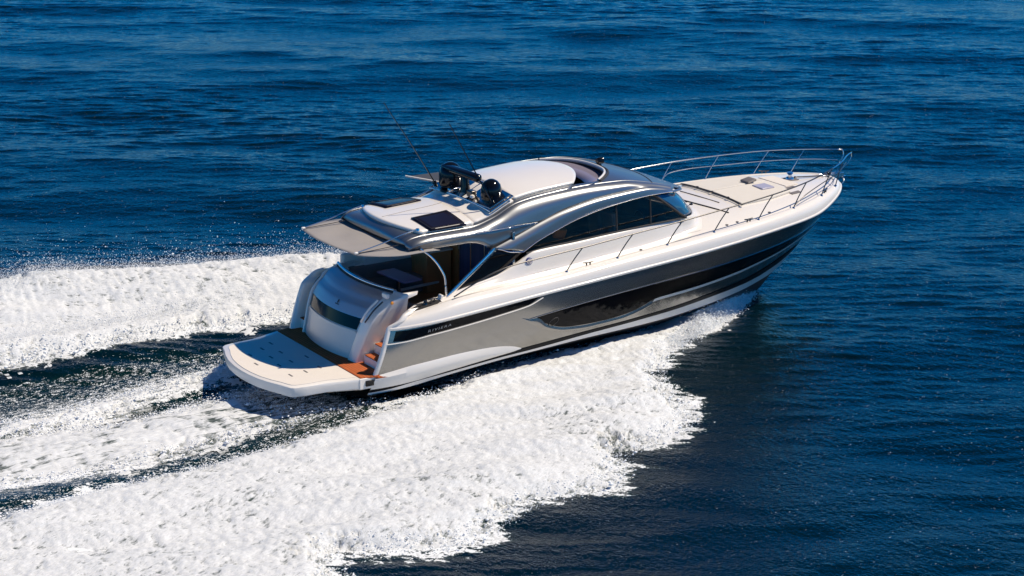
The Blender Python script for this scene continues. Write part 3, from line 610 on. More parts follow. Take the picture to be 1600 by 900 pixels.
# brow: front lip thickness and windscreen
lipc = [(lip(y), y, roofz(lip(y), y)) for y in np.linspace(-1.42, 1.42, 25)]
lipc = [(10.62,-1.62,3.02)]+lipc+[(10.62,1.62,3.02)]
l2 = [(p[0]+.03, p[1]*1.01, p[2]-.045) for p in lipc]; l3 = [(p[0]-.10, p[1]*.985, p[2]-.085) for p in lipc]
loft('brow', [lipc, l2, l3], M_silver, boat, n=60, k=4, solid=0)
V, F = tubevf([(10.15-.0*abs(y)+.35*(1-(abs(y)/1.42)**2), y, roofz(10.15+.35*(1-(abs(y)/1.42)**2), y)+.002) for y in np.linspace(-1.42, 1.42, 40)], .012, 6)
obj('brow_seam', V, F, M_rubber, roof)
wtopc = [(9.98,-1.70,3.03),(10.35,-1.62,3.0),(10.8,-1.2,2.98),(11.15,-.6,2.88),(11.3,0,2.84),(11.15,.6,2.88),(10.8,1.2,2.98),(10.35,1.62,3.0),(9.98,1.70,3.03)]
wbotc = [(10.90,-1.71,2.335),(11.14,-1.64,2.34),(11.42,-1.36,2.345),(11.68,-.7,2.35),(11.79,0,2.35),(11.68,.7,2.35),(11.42,1.36,2.345),(11.14,1.64,2.34),(10.90,1.71,2.335)]
ws = loft('windscreen', [wtopc, [tuple((np.array(a)+np.array(b))/2+np.array((.05, np.sign(a[1])*.03, .02))) for a, b in zip(wtopc, wbotc)], wbotc], M_wscreen, boat, n=60, k=5, solid=.008)
for sd in (-1, 1):
    tube('wiper', [(11.66,sd*.10,2.46),(11.70,sd*.45,2.47),(11.60,sd*.95,2.45)], .014, M_black, ws, n=12)
    lathe('wiper_motor', [(0,.04),(.04,.03),(.05,0)], (11.72,sd*.97,2.37), M_black, ws, seg=12)
# awning cloth under the after lip
aw = []
NA = 22
for j in range(NA+1):
    v = -1+2*j/NA; yf = v*1.76; ya = v*1.27
    xf = 3.98-.70*(1-abs(v)**2.2); xa_ = 2.12-.22*(1-v*v)
    r = []
    for i in range(13):
        t = i/12; wob = .012*math.sin(7*t+5*v)+.01*math.sin(11*v+3*t)
        bulge = .16*math.sin(math.pi*t)*abs(v)**6*(1 if v > 0 else 1)
        y = yf+(ya-yf)*(t**4)
        r.append((xf+(xa_-xf)*t, y, (2.575+.04*(1-v*v))*(1-t)+(2.61+.05*(1-v*v))*t-.03*math.sin(math.pi*t)*(1-abs(v)**4)+wob*math.sin(math.pi*t)-.02*abs(v)**6))
    aw.append(r)
V, F = grid(aw); awn = obj('awning', V, F, M_fabric, boat, solid=.012)
for sd in (-1, 1): tube('awning_seam', [(x, sd*1.25, z) for x, z in ((3.2,2.675),(2.9,2.66),(2.6,2.65),(2.3,2.64),(2.15,2.64))], .009, M_rubber, awn, seg=5)
# ------------------------------------------------------------------ radar frame, domes, aerials, lights on the hardtop
fr = []
for xx, hz in ((5.62, .0), (6.22, .0)):
    fr.append(tubevf([(xx, y, 3.12+.28*(xx-5.62)/.6+.06*(1-(y/1.3)**2)) for y in np.linspace(-1.3, 1.38, 16)], .028, 8))
for y in (-1.3, -.65, 0, .65, 1.38): fr.append(tubevf([(5.62, y, 3.12+.05*(1-(y/1.3)**2)), (6.22, y, 3.40+.05*(1-(y/1.3)**2))], .026, 8))
V, F = join(fr); frame = obj('equipment_frame', V, F, M_steel, boat, angle=50)
for y in (-.75, .72): box('mounting_plate', (5.9, y, 3.27+.04), (.62, 1.05, .03), M_steel, frame, ry=-.43, bevel=.005)  # plates made wide to throw a larger shadow on the roof
V = [(5.30,1.95,3.32),(5.85,1.36,3.22),(6.35,1.36,3.40),(6.1,1.55,3.42)]; obj('wing_plate', V, [(0,1,2,3)], M_silver, frame, smooth=False, solid=.03)
tube('wing_edge', [(5.28,1.97,3.33),(5.84,1.34,3.24)], .02, M_white, frame)
domep = [(0,.50),(.06,.495),(.13,.46),(.19,.39),(.215,.30),(.22,.20),(.215,.10),(.19,.03),(.15,.0),(.0,.0)]
def dome(x, y, z, s):
    d = lathe('satellite_dome', [(r*s, h*s) for r, h in domep], (x, y, z), M_black, boat, seg=36)
    lathe('dome_base', [(.2*s,-.06),(.21*s,0),(.17*s,.02)], (x, y, z), M_black, d, seg=24)
    return d
dome(5.92, -.86, 3.20, 1.12); dome(5.80, .74, 3.22, 1.28)
# open array radar
rb = lathe('radar_pedestal', [(0,.36),(.07,.36),(.09,.3),(.10,.14),(.13,.0),(0,0)], (5.80,.08,3.28), M_black, boat, seg=24)
V, F = boxvf((0, 0, 0), (.22, 1.50, .16)); ra = obj('radar_scanner', V, F, M_black, rb, bevel=.07); ra.location = (5.72, .14, 3.74); ra.rotation_euler = (0, -.2, rad(2))
box('horn', (5.62,.30,3.30), (.3,.12,.1), M_steel, frame, bevel=.03); box('light_cluster', (5.72,-.32,3.33), (.16,.22,.16), M_dsteel, frame, bevel=.03)
lathe('gps_mushroom', [(0,.10),(.05,.08),(.06,.03),(.02,0)], (5.66,-.45,3.24), M_white, frame, seg=14)
lathe('gps_mushroom', [(0,.10),(.05,.08),(.06,.03),(.02,0)], (5.66,1.25,3.22), M_black, frame, seg=14)
tube('whip_aerial', [(5.50,.98,3.35),(5.30,.98,3.68),(4.8,.965,4.45),(4.30,.95,5.17),(4.13,.95,5.43)], .016, M_black, boat, n=24, seg=6, taper=.6)
tube('whip_aerial', [(5.80,-1.12,3.24),(5.52,-.98,3.82),(5.2,-.83,4.5),(4.89,-.7,5.15)], .020, M_black, boat, n=24, seg=6, taper=.6)
for p in ((5.80,-1.12,3.2),(5.52,.98,3.25)): lathe('aerial_base', [(0,.14),(.018,.14),(.025,.08),(.03,0)], p, M_black, frame, seg=12)
sl = lathe('searchlight', [(0,-.09),(.06,-.09),(.08,-.05),(.085,.07),(.06,.09),(0,.09)], (9.62,0,3.56), M_black, boat, seg=20, axis='X')
lathe('searchlight_base', [(0,.09),(.05,.08),(.07,0)], (9.60,0,3.43), M_black, sl, seg=16)

# ------------------------------------------------------------------ what shows through the glass
slab('saloon_floor', [(6.05,-1.6),(10.9,-1.5),(10.9,1.5),(6.05,1.6)], 1.25, 1.30, M_wood, boat, bevel=0)
box('saloon_sofa', (7.3,1.15,1.55), (2.0,.7,.55), M_cushion, boat, bevel=.08)
box('saloon_sofa_back', (7.3,1.5,1.95), (2.0,.18,.45), M_cushion, boat, bevel=.06)
box('galley_counter', (7.5,-1.25,1.75), (1.8,.55,.9), M_dark, boat, bevel=.02)
helm = box('helm_console', (10.35,-.75,1.9), (.7,1.4,1.0), M_dark, boat, ry=-.2, bevel=.06)
for y in (-.55, -1.15):
    s_ = box('helm_seat', (9.35,y,1.82), (.5,.52,.18), M_cushion, boat, bevel=.06); box('helm_seat_back', (9.12,y,2.25), (.14,.5,.75), M_cushion, s_, ry=-.15, bevel=.05)
V, F = tubevf([(10.0, -1.15+.2*math.cos(a), 2.3+.2*math.sin(a)) for a in np.linspace(0, 2*math.pi, 22)], .018, 6); obj('steering_wheel', V, F, M_steel, helm)
box('dashboard', (11.0,0,2.22), (.9,2.5,.06), M_dark, boat, bevel=.02)
cu = bpy.data.objects.new('throw_cushion', None); COL.objects.link(cu)
bpy.data.objects.remove(cu)
cush = box('throw_cushion', (0,0,0), (.34,.12,.26), M_orange, None, bevel=.05)
cush.location = (7.36,-1.58,2.42+DRAFT); cush.rotation_euler = (.25,.2,.05)
cush['label'] = 'orange cushion behind the aft end of the dark cabin side window'; cush['category'] = 'cushion'

# lettering on the black band (both quarters), mapped on the hull
def band_text(txt, s0, t0, ds, h, sd):
    cu = bpy.data.curves.new('lettering', 'FONT'); cu.body = txt; cu.size = 1; cu.space_character = 1.35
    o = bpy.data.objects.new('lettering', cu); COL.objects.link(o); bpy.context.view_layer.update()
    me = bpy.data.meshes.new_from_object(o.evaluated_get(bpy.context.evaluated_depsgraph_get())); bpy.data.objects.remove(o)
    xs = [v.co.x for v in me.vertices]; a, b = min(xs), max(xs)
    for v in me.vertices:
        u = (v.co.x-a)/(b-a); u = u if sd < 0 else 1-u
        v.co = H(s0+ds*u, t0+.02*u+v.co.y*h/1.47, sd, .011)
    me.materials.clear(); me.materials.append(M_letter)
    q = bpy.data.objects.new('lettering', me); COL.objects.link(q); q.parent = boat
for sd in (-1, 1): band_text('RIVIERA', .0615, .852, .038, .078, sd)
# ------------------------------------------------------------------ sea and wake
rng = np.random.default_rng(11)
def fft_tile(N, L, amp_fn):
    """random periodic height tile from an amplitude spectrum amp_fn(kx, ky)"""
    k = np.fft.fftfreq(N, L/N)*2*np.pi; kx, ky = np.meshgrid(k, k, indexing='ij')
    A = amp_fn(kx, ky); A[0, 0] = 0
    z = np.fft.ifft2((rng.normal(size=(N, N))+1j*rng.normal(size=(N, N)))*A).real
    return z/z.std()
def sample(tile, L, x, y):
    N = tile.shape[0]; u = (x/L*N) % N; v = (y/L*N) % N; i = u.astype(int); j = v.astype(int); fu = u-i; fv = v-j; i1 = (i+1) % N; j1 = (j+1) % N; i %= N; j %= N
    return (tile[i, j]*(1-fu)*(1-fv)+tile[i1, j]*fu*(1-fv)+tile[i, j1]*(1-fu)*fv+tile[i1, j1]*fu*fv)
WD = rad(58)
def spec(k0, k1, p, spread):
    def f(kx, ky):
        k = np.hypot(kx, ky)+1e-9; c = np.abs((kx*math.cos(WD)+ky*math.sin(WD))/k)
        return k**(-p)*np.exp(-(k0/k)**2)*np.exp(-(k/k1)**2)*(.06+c**spread)
    return f
T_big = fft_tile(512, 96.0, spec(2*np.pi/17, 2*np.pi/2.5, 1.9, 3))
T_mid = fft_tile(512, 31.0, spec(2*np.pi/3.5, 2*np.pi/.5, 2.1, 4))
T_small = fft_tile(512, 11.3, spec(2*np.pi/.95, 2*np.pi/.22, 1.8, 12))
T_patch = fft_tile(256, 120.0, spec(2*np.pi/40, 2*np.pi/8, 1.5, 1))
def blur_iso(kx, ky, p, k0, k1):
    k = np.hypot(kx, ky)+1e-9; return k**(-p)*np.exp(-(k0/k)**2)*np.exp(-(k/k1)**2)
T_foam = fft_tile(1024, 24.0, lambda a, b: blur_iso(a*.7, b, 1.35, 2*np.pi/1.1, 2*np.pi/.06))
T_rag = fft_tile(1024, 37.0, lambda a, b: blur_iso(a, b, 1.6, 2*np.pi/6, 2*np.pi/.08))
T_spk = fft_tile(1024, 19.0, lambda a, b: blur_iso(a*.45, b, .9, 2*np.pi/1.2, 2*np.pi/.05))

T_str = fft_tile(1024, 26.0, lambda a, b: blur_iso(a*4.5, b, 1.2, 2*np.pi/2.0, 2*np.pi/.05))
def streak(x, y, rot):
    return sample(T_str, 26.0, x*math.cos(rot)+y*math.sin(rot), -x*math.sin(rot)+y*math.cos(rot))
POLY_C = [(14.85,-.02),(14.2,-.55),(13.4,-1.08),(12.5,-1.62),(11.7,-2.05),(11.0,-2.4),(10.2,-2.75),(9.5,-3.15),(8.9,-3.75),(8.46,-4.22),(8.1,-4.9),(7.97,-5.45),(7.75,-6.2),(7.27,-6.93),(6.6,-7.25),(6.04,-7.5),(4.92,-7.66),(4.6,-8.1),(4.23,-8.48),(3.57,-9.06),(2.6,-8.95),(1.5,-9.0),(.95,-9.3),(.0,-9.75),(-.75,-9.78),(-1.89,-9.39),(-2.55,-8.95),(-2.8,-9.6),(-3.4,-10.7),(-5,-12.2),(-8,-14),(-20,-20),(-20,-7),
          (-12,-5.0),(-7.14,-3.80),(-5.1,-3.52),(-2.92,-3.25),(-1.2,-2.95),(.43,-2.62),(1.8,-2.40),(2.93,-2.25),(4.0,-2.05),(5,-1.7),(6,-1.2),(9,-.9),(12,-.4),(14.3,.15)]
POLY_A = [(14.9,.0),(13.4,1.15),(12.0,2.1),(10.2,2.95),(9.2,3.6),(8.2,4.8),(7.5,6.2),(6.3,7.4),(5.0,8.3),(3.6,9.2),(2,9.9),(.5,10.1),(-1.5,9.6),(-3.2,9.3),(-6,9.4),(-20,11.5),(-20,6.5),(-9,4.9),(-6.5,4.6),(-4.3,4.5),(-3.2,4.6),(-2.1,4.55),(-1.0,4.6),(.74,4.62),(2.3,4.3),(3.3,4.25),(4.5,3.4),(6,2.6),(8,1.8),(11,.8),(14,-.1)]
POLY_B = [(2.6,-1.95),(1.6,-2.0),(.7,-2.1),(-.8,-2.1),(-2.5,-2.45),(-4.0,-2.62),(-6.6,-2.45),(-10,-2.9),(-20,-4),(-20,2.2),(-10,1.4),(-6.5,1.0),(-4.2,.70),(-3.4,.30),(-2.0,.36),(-.8,.50),(.1,.60),(.4,.3),(.2,-.2),(.5,-1.0),(1.2,-1.5)]
POLY_S = [(1.2,2.35),(.5,2.55),(-.3,2.45),(-1.7,2.15),(-3.3,1.75),(-5.8,1.35),(-12,1.9),(-12,.6),(-5.8,.4),(-3.3,.68),(-1.8,1.32),(-.5,1.72),(.4,1.75),(1.2,1.9)]
def sdf(poly, x, y):
    """signed distance, positive inside"""
    d = np.full(x.shape, 1e9); ins = np.zeros(x.shape, bool); n = len(poly)
    for i in range(n):
        ax, ay = poly[i]; bx, by = poly[(i+1) % n]; ex, ey = bx-ax, by-ay
        t = np.clip(((x-ax)*ex+(y-ay)*ey)/(ex*ex+ey*ey), 0, 1); d = np.minimum(d, (x-ax-t*ex)**2+(y-ay-t*ey)**2)
        c = (ay > y) != (by > y)
        with np.errstate(divide='ignore', invalid='ignore'): ins ^= c & (x < (bx-ax)*(y-ay)/(by-ay+1e-12)+ax)
    return np.sqrt(d)*np.where(ins, 1, -1)
def sm(a, b, t): t = np.clip((t-a)/(b-a), 0, 1); return t*t*(3-2*t)
def wake_level(x, y):
    """how far the churned water lies above or below the open sea"""
    w = -.20*sm(4, 0, x)*np.exp(-((np.abs(y)-.0)/3.2)**4)*sm(-14, -4, x)
    w += .10*np.exp(-((y+.6)/.9)**2)*sm(1, -2.5, x)
    w += -.12*np.exp(-((y-.12*x-1.15)/.28)**2)*sm(1.5, .3, x)*sm(-4.5, -2.5, x)
    w += -.12*np.exp(-((y+.02*x-2.9)/.9)**2)*sm(3, 0, x)-.10*np.exp(-((y-.12*x+2.75)/.35)**2)*sm(3, .5, x)
    # hollow pressed into the sea under the hull
    w += -.25*np.exp(-(y/1.6)**4)*sm(1, 3, x)*sm(14.5, 11, x)
    return w
def open_sea(x, y, far=1.0):
    calm = 1-.45*np.exp(-((x-8)/12)**4-((y+2)/12)**4)
    return (.058*sample(T_big, 96.0, x, y)+.010*sample(T_mid, 31.0, x, y)*(1+.3*sample(T_patch, 120.0, x, y)))*calm*far
def fine(x, y): return (1-.25*np.exp(-((x-11)/6)**2-((y+6)/6)**2))*(.0066+.0048*np.exp(-np.maximum(0, np.hypot(x-CAM.x, y-CAM.y)-36)/12))*sample(T_small, 11.3, x, y)*(1+.35*sample(T_patch, 120.0, x+31, y+7))

def mesh_grid(name, X, Y, Z, keep=None, attrs=None, m=None):
    ni, nj = X.shape; idx = np.arange(ni*nj).reshape(ni, nj)
    q = np.stack([idx[:-1, :-1], idx[1:, :-1], idx[1:, 1:], idx[:-1, 1:]], -1)
    if keep is not None: q = q[keep[:-1, :-1] | keep[1:, :-1] | keep[1:, 1:] | keep[:-1, 1:]]
    q = q.reshape(-1, 4); used = np.unique(q); remap = np.full(ni*nj, -1); remap[used] = np.arange(len(used)); q = remap[q]
    P = np.stack([X.ravel()[used], Y.ravel()[used], Z.ravel()[used]], -1).astype(np.float32)
    me = bpy.data.meshes.new(name); me.vertices.add(len(P)); me.vertices.foreach_set('co', P.ravel())
    me.loops.add(q.size); me.loops.foreach_set('vertex_index', q.ravel().astype(np.int32))
    me.polygons.add(len(q)); me.polygons.foreach_set('loop_start', np.arange(0, q.size, 4, dtype=np.int32)); me.polygons.foreach_set('loop_total', np.full(len(q), 4, np.int32))
    me.polygons.foreach_set('use_smooth', np.ones(len(q), bool)); me.update(calc_edges=True)
    for k, v in (attrs or {}).items():
        a = me.attributes.new(k, 'FLOAT', 'POINT'); a.data.foreach_set('value', v.ravel()[used].astype(np.float32))
    me.materials.append(m); o = bpy.data.objects.new(name, me); COL.objects.link(o); return o

# sea material: dark blue water, white where the foam attribute beats a fine grain
def sea_material():
    M = bpy.data.materials.new('sea_water'); M.use_nodes = True; n = M.node_tree; b = n.nodes['Principled BSDF']; out = n.nodes['Material Output']
    tc = n.nodes.new('ShaderNodeTexCoord')
    def noise(scale, det, stretch=(1, 1, 1), rot=0, rough=.5):
        mp = n.nodes.new('ShaderNodeMapping'); mp.inputs['Scale'].default_value = stretch; mp.inputs['Rotation'].default_value = (0, 0, rot)
        t = n.nodes.new('ShaderNodeTexNoise'); t.inputs['Scale'].default_value = scale; t.inputs['Detail'].default_value = det; t.inputs['Roughness'].default_value = rough
        n.links.new(tc.outputs['Object'], mp.inputs[0]); n.links.new(mp.outputs[0], t.inputs['Vector']); return t
    b.inputs['Base Color'].default_value = (.0003, .0070, .0110, 1); b.inputs['Roughness'].default_value = .06; b.inputs['IOR'].default_value = 1.33
    b.inputs['Specular IOR Level'].default_value = .45
    t1 = noise(5.0, 4, (1.3, 1, 1), -WD+0.0, .6); t2 = noise(14, 2, (1.3, 1, 1), -WD, .5)
    ad = n.nodes.new('ShaderNodeMath'); ad.operation = 'MULTIPLY_ADD'; ad.inputs[1].default_value = .4; n.links.new(t2.outputs['Fac'], ad.inputs[0]); n.links.new(t1.outputs['Fac'], ad.inputs[2])
    bp = n.nodes.new('ShaderNodeBump'); bp.inputs['Distance'].default_value = .032; bp.inputs['Strength'].default_value = 1.0
    n.links.new(ad.outputs[0], bp.inputs['Height']); n.links.new(bp.outputs[0], b.inputs['Normal'])
    at = n.nodes.new('ShaderNodeAttribute'); at.attribute_name = 'foam'
    g1 = noise(13, 4, (.45, 1, 1), -.12, .7); g2 = noise(45, 2, (.7, 1, 1), 0, .5)
    gm = n.nodes.new('ShaderNodeMix'); gm.inputs['Factor'].default_value = .45; n.links.new(g1.outputs['Fac'], gm.inputs['A']); n.links.new(g2.outputs['Fac'], gm.inputs['B'])
    sb = n.nodes.new('ShaderNodeMath'); sb.operation = 'SUBTRACT'; n.links.new(at.outputs['Fac'], sb.inputs[0]); 
    # grain sits round .5; stretch it to 0..1
    mr = n.nodes.new('ShaderNodeMapRange'); mr.inputs['From Min'].default_value = .34; mr.inputs['From Max'].default_value = .66; n.links.new(gm.outputs['Result'], mr.inputs['Value'])
    n.links.new(mr.outputs[0], sb.inputs[1])
    mr2 = n.nodes.new('ShaderNodeMapRange'); mr2.inputs['From Min'].default_value = -.06; mr2.inputs['From Max'].default_value = .10; n.links.new(sb.outputs[0], mr2.inputs['Value'])
    # milky green water right where air is churned in
    mg = n.nodes.new('ShaderNodeMix'); mg.data_type = 'RGBA'; mg.inputs['A'].default_value = (.0003, .0070, .0110, 1); mg.inputs['B'].default_value = (.006, .034, .020, 1)
    n.links.new(at.outputs['Fac'], mg.inputs['Factor']); n.links.new(mg.outputs['Result'], b.inputs['Base Color'])
    fo = n.nodes.new('ShaderNodeBsdfDiffuse'); fo.inputs[0].default_value = (.80, .81, .80, 1)
    mx = n.nodes.new('ShaderNodeMixShader'); n.links.new(mr2.outputs[0], mx.inputs[0]); n.links.new(b.outputs[0], mx.inputs[1]); n.links.new(fo.outputs[0], mx.inputs[2]); n.links.new(mx.outputs[0], out.inputs[0])
    return M
def foam_material(flow, stretch):
    M = mat('foam', (.78, .78, .77), .8, spec=.15); n = M.node_tree; b = n.nodes['Principled BSDF']
    tc = n.nodes.new('ShaderNodeTexCoord')
    def noise(scale, det, st, rough=.65):
        mp = n.nodes.new('ShaderNodeMapping'); mp.vector_type = 'TEXTURE'; mp.inputs['Rotation'].default_value = (0, 0, flow); mp.inputs['Scale'].default_value = (st, 1, 1)
        t = n.nodes.new('ShaderNodeTexNoise'); t.inputs['Scale'].default_value = scale; t.inputs['Detail'].default_value = det; t.inputs['Roughness'].default_value = rough; t.inputs['Distortion'].default_value = .35
        n.links.new(tc.outputs['Object'], mp.inputs[0]); n.links.new(mp.outputs[0], t.inputs['Vector']); return t
    t = noise(26, 5, stretch*.6, .7)
    bp = n.nodes.new('ShaderNodeBump'); bp.inputs['Distance'].default_value = .016; bp.inputs['Strength'].default_value = .7; n.links.new(t.outputs['Fac'], bp.inputs['Height']); n.links.new(bp.outputs[0], b.inputs['Normal'])
    at = n.nodes.new('ShaderNodeAttribute'); at.attribute_name = 'thick'
    t2 = noise(10, 8, stretch, .74)
    # gaps between bubbles where grey-green water shows
    sb = n.nodes.new('ShaderNodeMath'); sb.operation = 'SUBTRACT'; n.links.new(at.outputs['Fac'], sb.inputs[0]); n.links.new(t2.outputs['Fac'], sb.inputs[1])
    mr = n.nodes.new('ShaderNodeMapRange'); mr.inputs['From Min'].default_value = -.06; mr.inputs['From Max'].default_value = .10; n.links.new(sb.outputs[0], mr.inputs['Value'])
    t3 = noise(30, 4, stretch, .6)
    c1 = n.nodes.new('ShaderNodeMapRange'); c1.inputs['From Min'].default_value = .38; c1.inputs['From Max'].default_value = .62; n.links.new(t3.outputs['Fac'], c1.inputs['Value'])
    cm = n.nodes.new('ShaderNodeMix'); cm.data_type = 'RGBA'; cm.inputs['A'].default_value = (.62, .63, .62, 1); cm.inputs['B'].default_value = (.77, .77, .76, 1); n.links.new(c1.outputs[0], cm.inputs['Factor'])
    mx = n.nodes.new('ShaderNodeMix'); mx.data_type = 'RGBA'; mx.inputs['A'].default_value = (.07, .09, .085, 1)
    n.links.new(cm.outputs['Result'], mx.inputs['B'])
    n.links.new(mr.outputs[0], mx.inputs['Factor']); n.links.new(mx.outputs['Result'], b.inputs['Base Color'])
    return M
M_sea = sea_material(); M_foamC = foam_material(rad(30), 2.6); M_foamA = foam_material(rad(-30), 2.2); M_foamB = foam_material(rad(4), 8)

# polar sheet centred under the viewpoint: fine where the photograph looks, coarse out to the horizon
a0 = az
ang = np.concatenate([np.linspace(-math.pi, -rad(19), 60, endpoint=False), np.linspace(-rad(19), rad(19), 560, endpoint=False), np.linspace(rad(19), math.pi, 61)])+a0
r_in = np.geomspace(4, 28, 14, endpoint=False); r_mid = np.geomspace(28, 130, 1150, endpoint=False); r_out = np.geomspace(130, 9000, 60)
R = np.concatenate([r_in, r_mid, r_out])
RR, AA = np.meshgrid(R, ang, indexing='ij')
X = CAM.x+RR*np.cos(AA); Y = CAM.y+RR*np.sin(AA)
far = np.exp(-np.maximum(0, RR-130)/300)
Z = open_sea(X, Y, far)+fine(X, Y)*far
near = np.exp(-np.maximum(0, np.maximum(np.abs(X-3)-13, np.abs(Y)-10))/2.0)
churn = sm(16, 13, X)*sm(13, 8, np.abs(Y))
Z = Z*(1-.5*np.exp(-((X-7)/9)**4-(Y/3.2)**4))+wake_level(X, Y)
sC, sA, sB, sS = (sdf(P, X, Y) for P in (POLY_C, POLY_A, POLY_B, POLY_S))
rag = sample(T_rag, 37.0, X, Y); spk = sample(T_spk, 19.0, X, Y); stk = streak(X, Y, rad(-38))
fm = np.zeros_like(X)
frw = np.clip((14.6-X)/6, 0, 1)
fm = np.maximum(fm, sm(-.05-.37*frw, .22, sC+(.12*rag+.08*spk+.16*stk)*frw-.10*(1-frw))*.95)
fm = np.maximum(fm, sm(-.30, .2, sA+.08*rag+.08*spk)*.95)
fm = np.maximum(fm, sm(-.20, .2, sB+.08*rag)*.9*(1-.55*sm(-2.2, .6, X)))
fm = np.maximum(fm, sm(-.22, .2, sS+.07*rag)*.9)
# speckled water between the two port foam bands, sparse under and right behind the stern
v = Y-(1.6+.10*X)
fm = np.maximum(fm, .62*np.clip(1-(v)/3.0, 0, 1)*(v > -.2)*sm(1.5, -1, X)*(Y < 5)*(Y > -1))
fm = np.maximum(fm, .30*sm(4.0, 2, X)*(np.abs(Y+.1*np.minimum(X, 0)) < 3.4)*(X < 3.6)*sm(-.1, .4, .5+0*X))
fm = np.maximum(fm, .50*sm(2.6, 1.5, X)*sm(-2.1, -1.6, Y)*sm(.9, .2, Y)*(X < 3)*(X > -1.5))
gapw = (sC < .1) & (sB < .1) & (Y < -1.5) & (Y > -4.6+.12*np.minimum(X, 0)*0) & (Y > -3.3+.16*X) & (X < 2.8)
fm = np.where(gapw, np.maximum(fm, .28), fm)
fm = np.where((X > 3.6) & (X < 14) & (np.abs(Y) < np.clip((14.2-X)*.30, 0, 1.5)), .5, fm)
sea = mesh_grid('water', X, Y, Z, attrs={'foam': fm}, m=M_sea); sea['kind'] = 'structure'

# thick foam thrown up by the hull: its own relief above the sea
def foam_sheet(name, mf, poly, x0, x1, y0, y1, step, hfun, edge, thin=lambda x, y: 0*x):
    name_b = mf is M_foamB
    gx = np.arange(x0, x1, step); gy = np.arange(y0, y1, step); FX, FY = np.meshgrid(gx, gy, indexing='ij')
    d = sdf(poly, FX, FY); rg = sample(T_rag, 37.0, FX, FY)
    sp = sample(T_spk, 19.0, FX, FY); ln = streak(FX, FY*1.4, rad(4))
    e = d+(edge*rg+.09*sp+.15*streak(FX, FY, rad(-38 if y0 < -5 else 38)))*np.clip((14.9-FX)/6, .08, 1)
    h = hfun(FX, FY, d)
    tf = sample(T_foam, 24.0, FX, FY); tf2 = sample(T_foam, 24.0, FX*2.3+5, FY*2.3+9)
    hh = sm(0, .5, e)*h+sm(-.1, .3, e)*(.012*tf+.004*tf2)*(.7+.9*h)+sm(0,.6,e)*.035*sample(T_mid, 31.0, FX*.9+3, FY*1.3)-.02*(e < .05)
    base = open_sea(FX, FY)*.7+wake_level(FX, FY)
    FZ = base+hh+.012
    th = .58+.03*np.clip(rg, -2, 2)+(.05*ln if name_b else 0)+.08*sm(0, .5, e)+.045*tf+thin(FX, FY)+.09*np.exp(-(np.abs(FY)/5)**4)*sm(-6, 3, FX)
    keep = e > 0.0
    return mesh_grid(name, FX, FY, FZ, keep, {'thick': th}, mf), (FX, FY, FZ, d, e)
def h_side(sg):
    def f(x, y, d):
        ay = np.abs(y); inner = np.interp(x.ravel(), [-20,-7,0,3,6,12,15], [7,4.2,3.2,2.4,1.6,.8,0]).reshape(x.shape)
        outer = np.interp(x.ravel(), [-20,-3,1,4,6,8,9.5,12.6,15], [17,11,9.4,8.4,7.5,5.5,3.3,1.8,.1]).reshape(x.shape)
        t = np.clip((ay-inner)/(outer-inner), 0, 1)
        ridge = np.exp(-((t-.72)/.22)**2)*.34+.10*np.exp(-((t-.15)/.2)**2)
        near_hull = .12*np.exp(-np.maximum(0, ay-1.5)/1.0)*sm(4.5, 8, x)*sm(14.9, 13.8, x)+.26*np.exp(-np.maximum(0, ay-.35-(14.6-x)*.28)/.35)*sm(10.5, 12.5, x)*sm(14.85, 14.3, x)
        return (.10+ridge*sm(11, 6, x)*(2.0 if sg > 0 else .45)+near_hull)*np.where(x > 11, sm(0, .30, d), sm(0, .7, d))
    return f
foams = []
fC, gC = foam_sheet('wake_foam', M_foamC, POLY_C, -14, 15.1, -16, .2, .042, h_side(-1), .13)
fA, gA = foam_sheet('wake_foam', M_foamA, POLY_A, -9.5, 14.9, -.1, 13, .05, h_side(1), .07)
fB, gB = foam_sheet('wake_foam', M_foamB, POLY_B, -12, 2.7, -3.6, 2.2, .045, lambda x, y, d: .10*sm(0, .8, d)+0*x, .08, lambda x, y: -.20*sm(-2.5, .8, x)-.03)
fS, gS = foam_sheet('wake_foam', M_foamB, POLY_S, -7.5, 1.3, .2, 2.7, .045, lambda x, y, d: .12*sm(0, .35, d)+0*x, .06, lambda x, y: 0*x-.05)
for o, lb in ((fC, 'broad sheet of white foam spreading from the near side of the bow to the bottom edge'),
              (fA, 'white foam bank beyond the yacht with spray along its far edge'),
              (fB, 'churned white propeller wash straight behind the swim platform'),
              (fS, 'narrow foam streak leaving the far corner of the swim platform')):
    o['kind'] = 'stuff'; o['label'] = lb; o['category'] = 'foam'
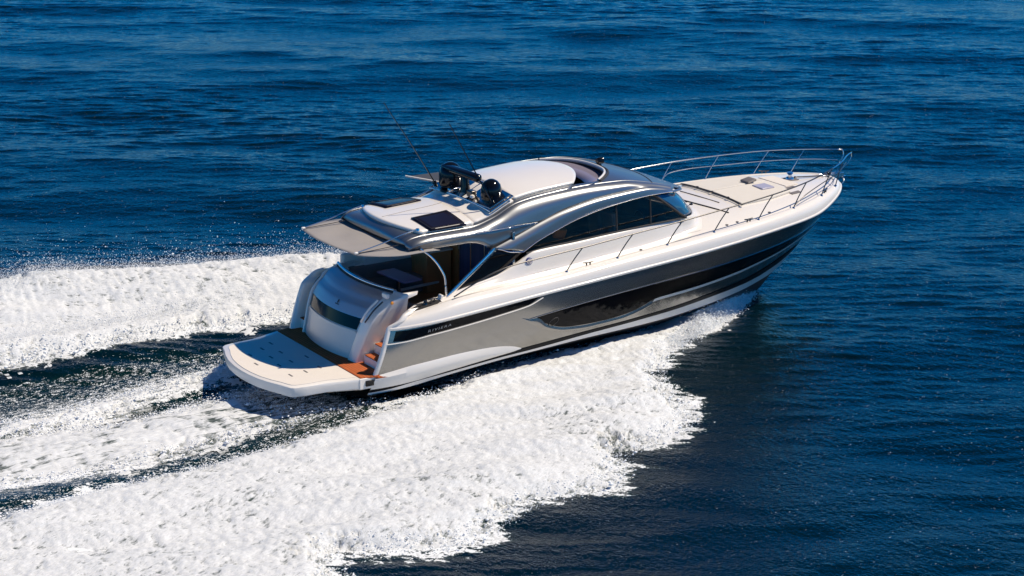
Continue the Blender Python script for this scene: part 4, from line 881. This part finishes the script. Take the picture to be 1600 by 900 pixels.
# droplets flung along the foam edges, one object of many tiny drops
pts = []
def fling(g, n, cond, zr, spread, rs):
    FX, FY, FZ, d, e = g; idx = np.flatnonzero((cond(FX, FY, d, e)).ravel())
    if not len(idx): return
    c = rng.choice(idx, n); hgt = rng.exponential(zr, n)
    x = FX.ravel()[c]+rng.normal(0, spread, n)-.6*hgt; y = FY.ravel()[c]+rng.normal(0, spread, n)+np.sign(FY.ravel()[c])*hgt*.6
    z = FZ.ravel()[c]+.01+hgt; r = rs*rng.lognormal(0, .45, n)
    pts.append(np.stack([x, y, z, r], -1))
outer = lambda x, y, d, e: (d > -.15) & (d < 1.3) & (y > 5.5+0*x) & (x < 6)
fling(gA, 70000, outer, .085, .14, .0048)
fling(gA, 16000, outer, .20, .18, .0058)
fling(gA, 3000, lambda x, y, d, e: (d > .0) & (d < .5) & (y < 6) & (x < 4), .05, .08, .011)
fling(gC, 12000, lambda x, y, d, e: (d > -.10) & (d < .5) & (x < 14.8), .04, .07, .009)
fling(gC, 12000, lambda x, y, d, e: (d > .0) & (d < .5) & (x > 10), .07, .05, .007)
fling(gS, 3000, lambda x, y, d, e: (d > .0) & (d < .4), .06, .10, .010)
fling(gB, 5000, lambda x, y, d, e: (d > .0) & (d < .5), .04, .10, .010)
Pn = np.concatenate(pts); n = len(Pn)
octv = np.array([(1,0,0),(-1,0,0),(0,1,0),(0,-1,0),(0,0,1),(0,0,-1)], float); octf = np.array([(0,2,4),(2,1,4),(1,3,4),(3,0,4),(2,0,5),(1,2,5),(3,1,5),(0,3,5)])
VV = (Pn[:, None, :3]+octv[None]*Pn[:, None, 3:]*np.array([1.5, 1, 1])).reshape(-1, 3).astype(np.float32); FF = (octf[None]+np.arange(n)[:, None, None]*6).reshape(-1, 3)
me = bpy.data.meshes.new('spray_droplets'); me.vertices.add(len(VV)); me.vertices.foreach_set('co', VV.ravel()); me.loops.add(FF.size); me.loops.foreach_set('vertex_index', FF.ravel().astype(np.int32))
me.polygons.add(len(FF)); me.polygons.foreach_set('loop_start', np.arange(0, FF.size, 3, dtype=np.int32)); me.polygons.foreach_set('loop_total', np.full(len(FF), 3, np.int32)); me.update(calc_edges=True)
me.materials.append(mat('droplet_white', (.85, .86, .86), .5)); spray = bpy.data.objects.new('spray_droplets', me); COL.objects.link(spray)
spray['kind'] = 'stuff'; spray['label'] = 'fine white spray droplets flying above the foam edges'; spray['category'] = 'spray'
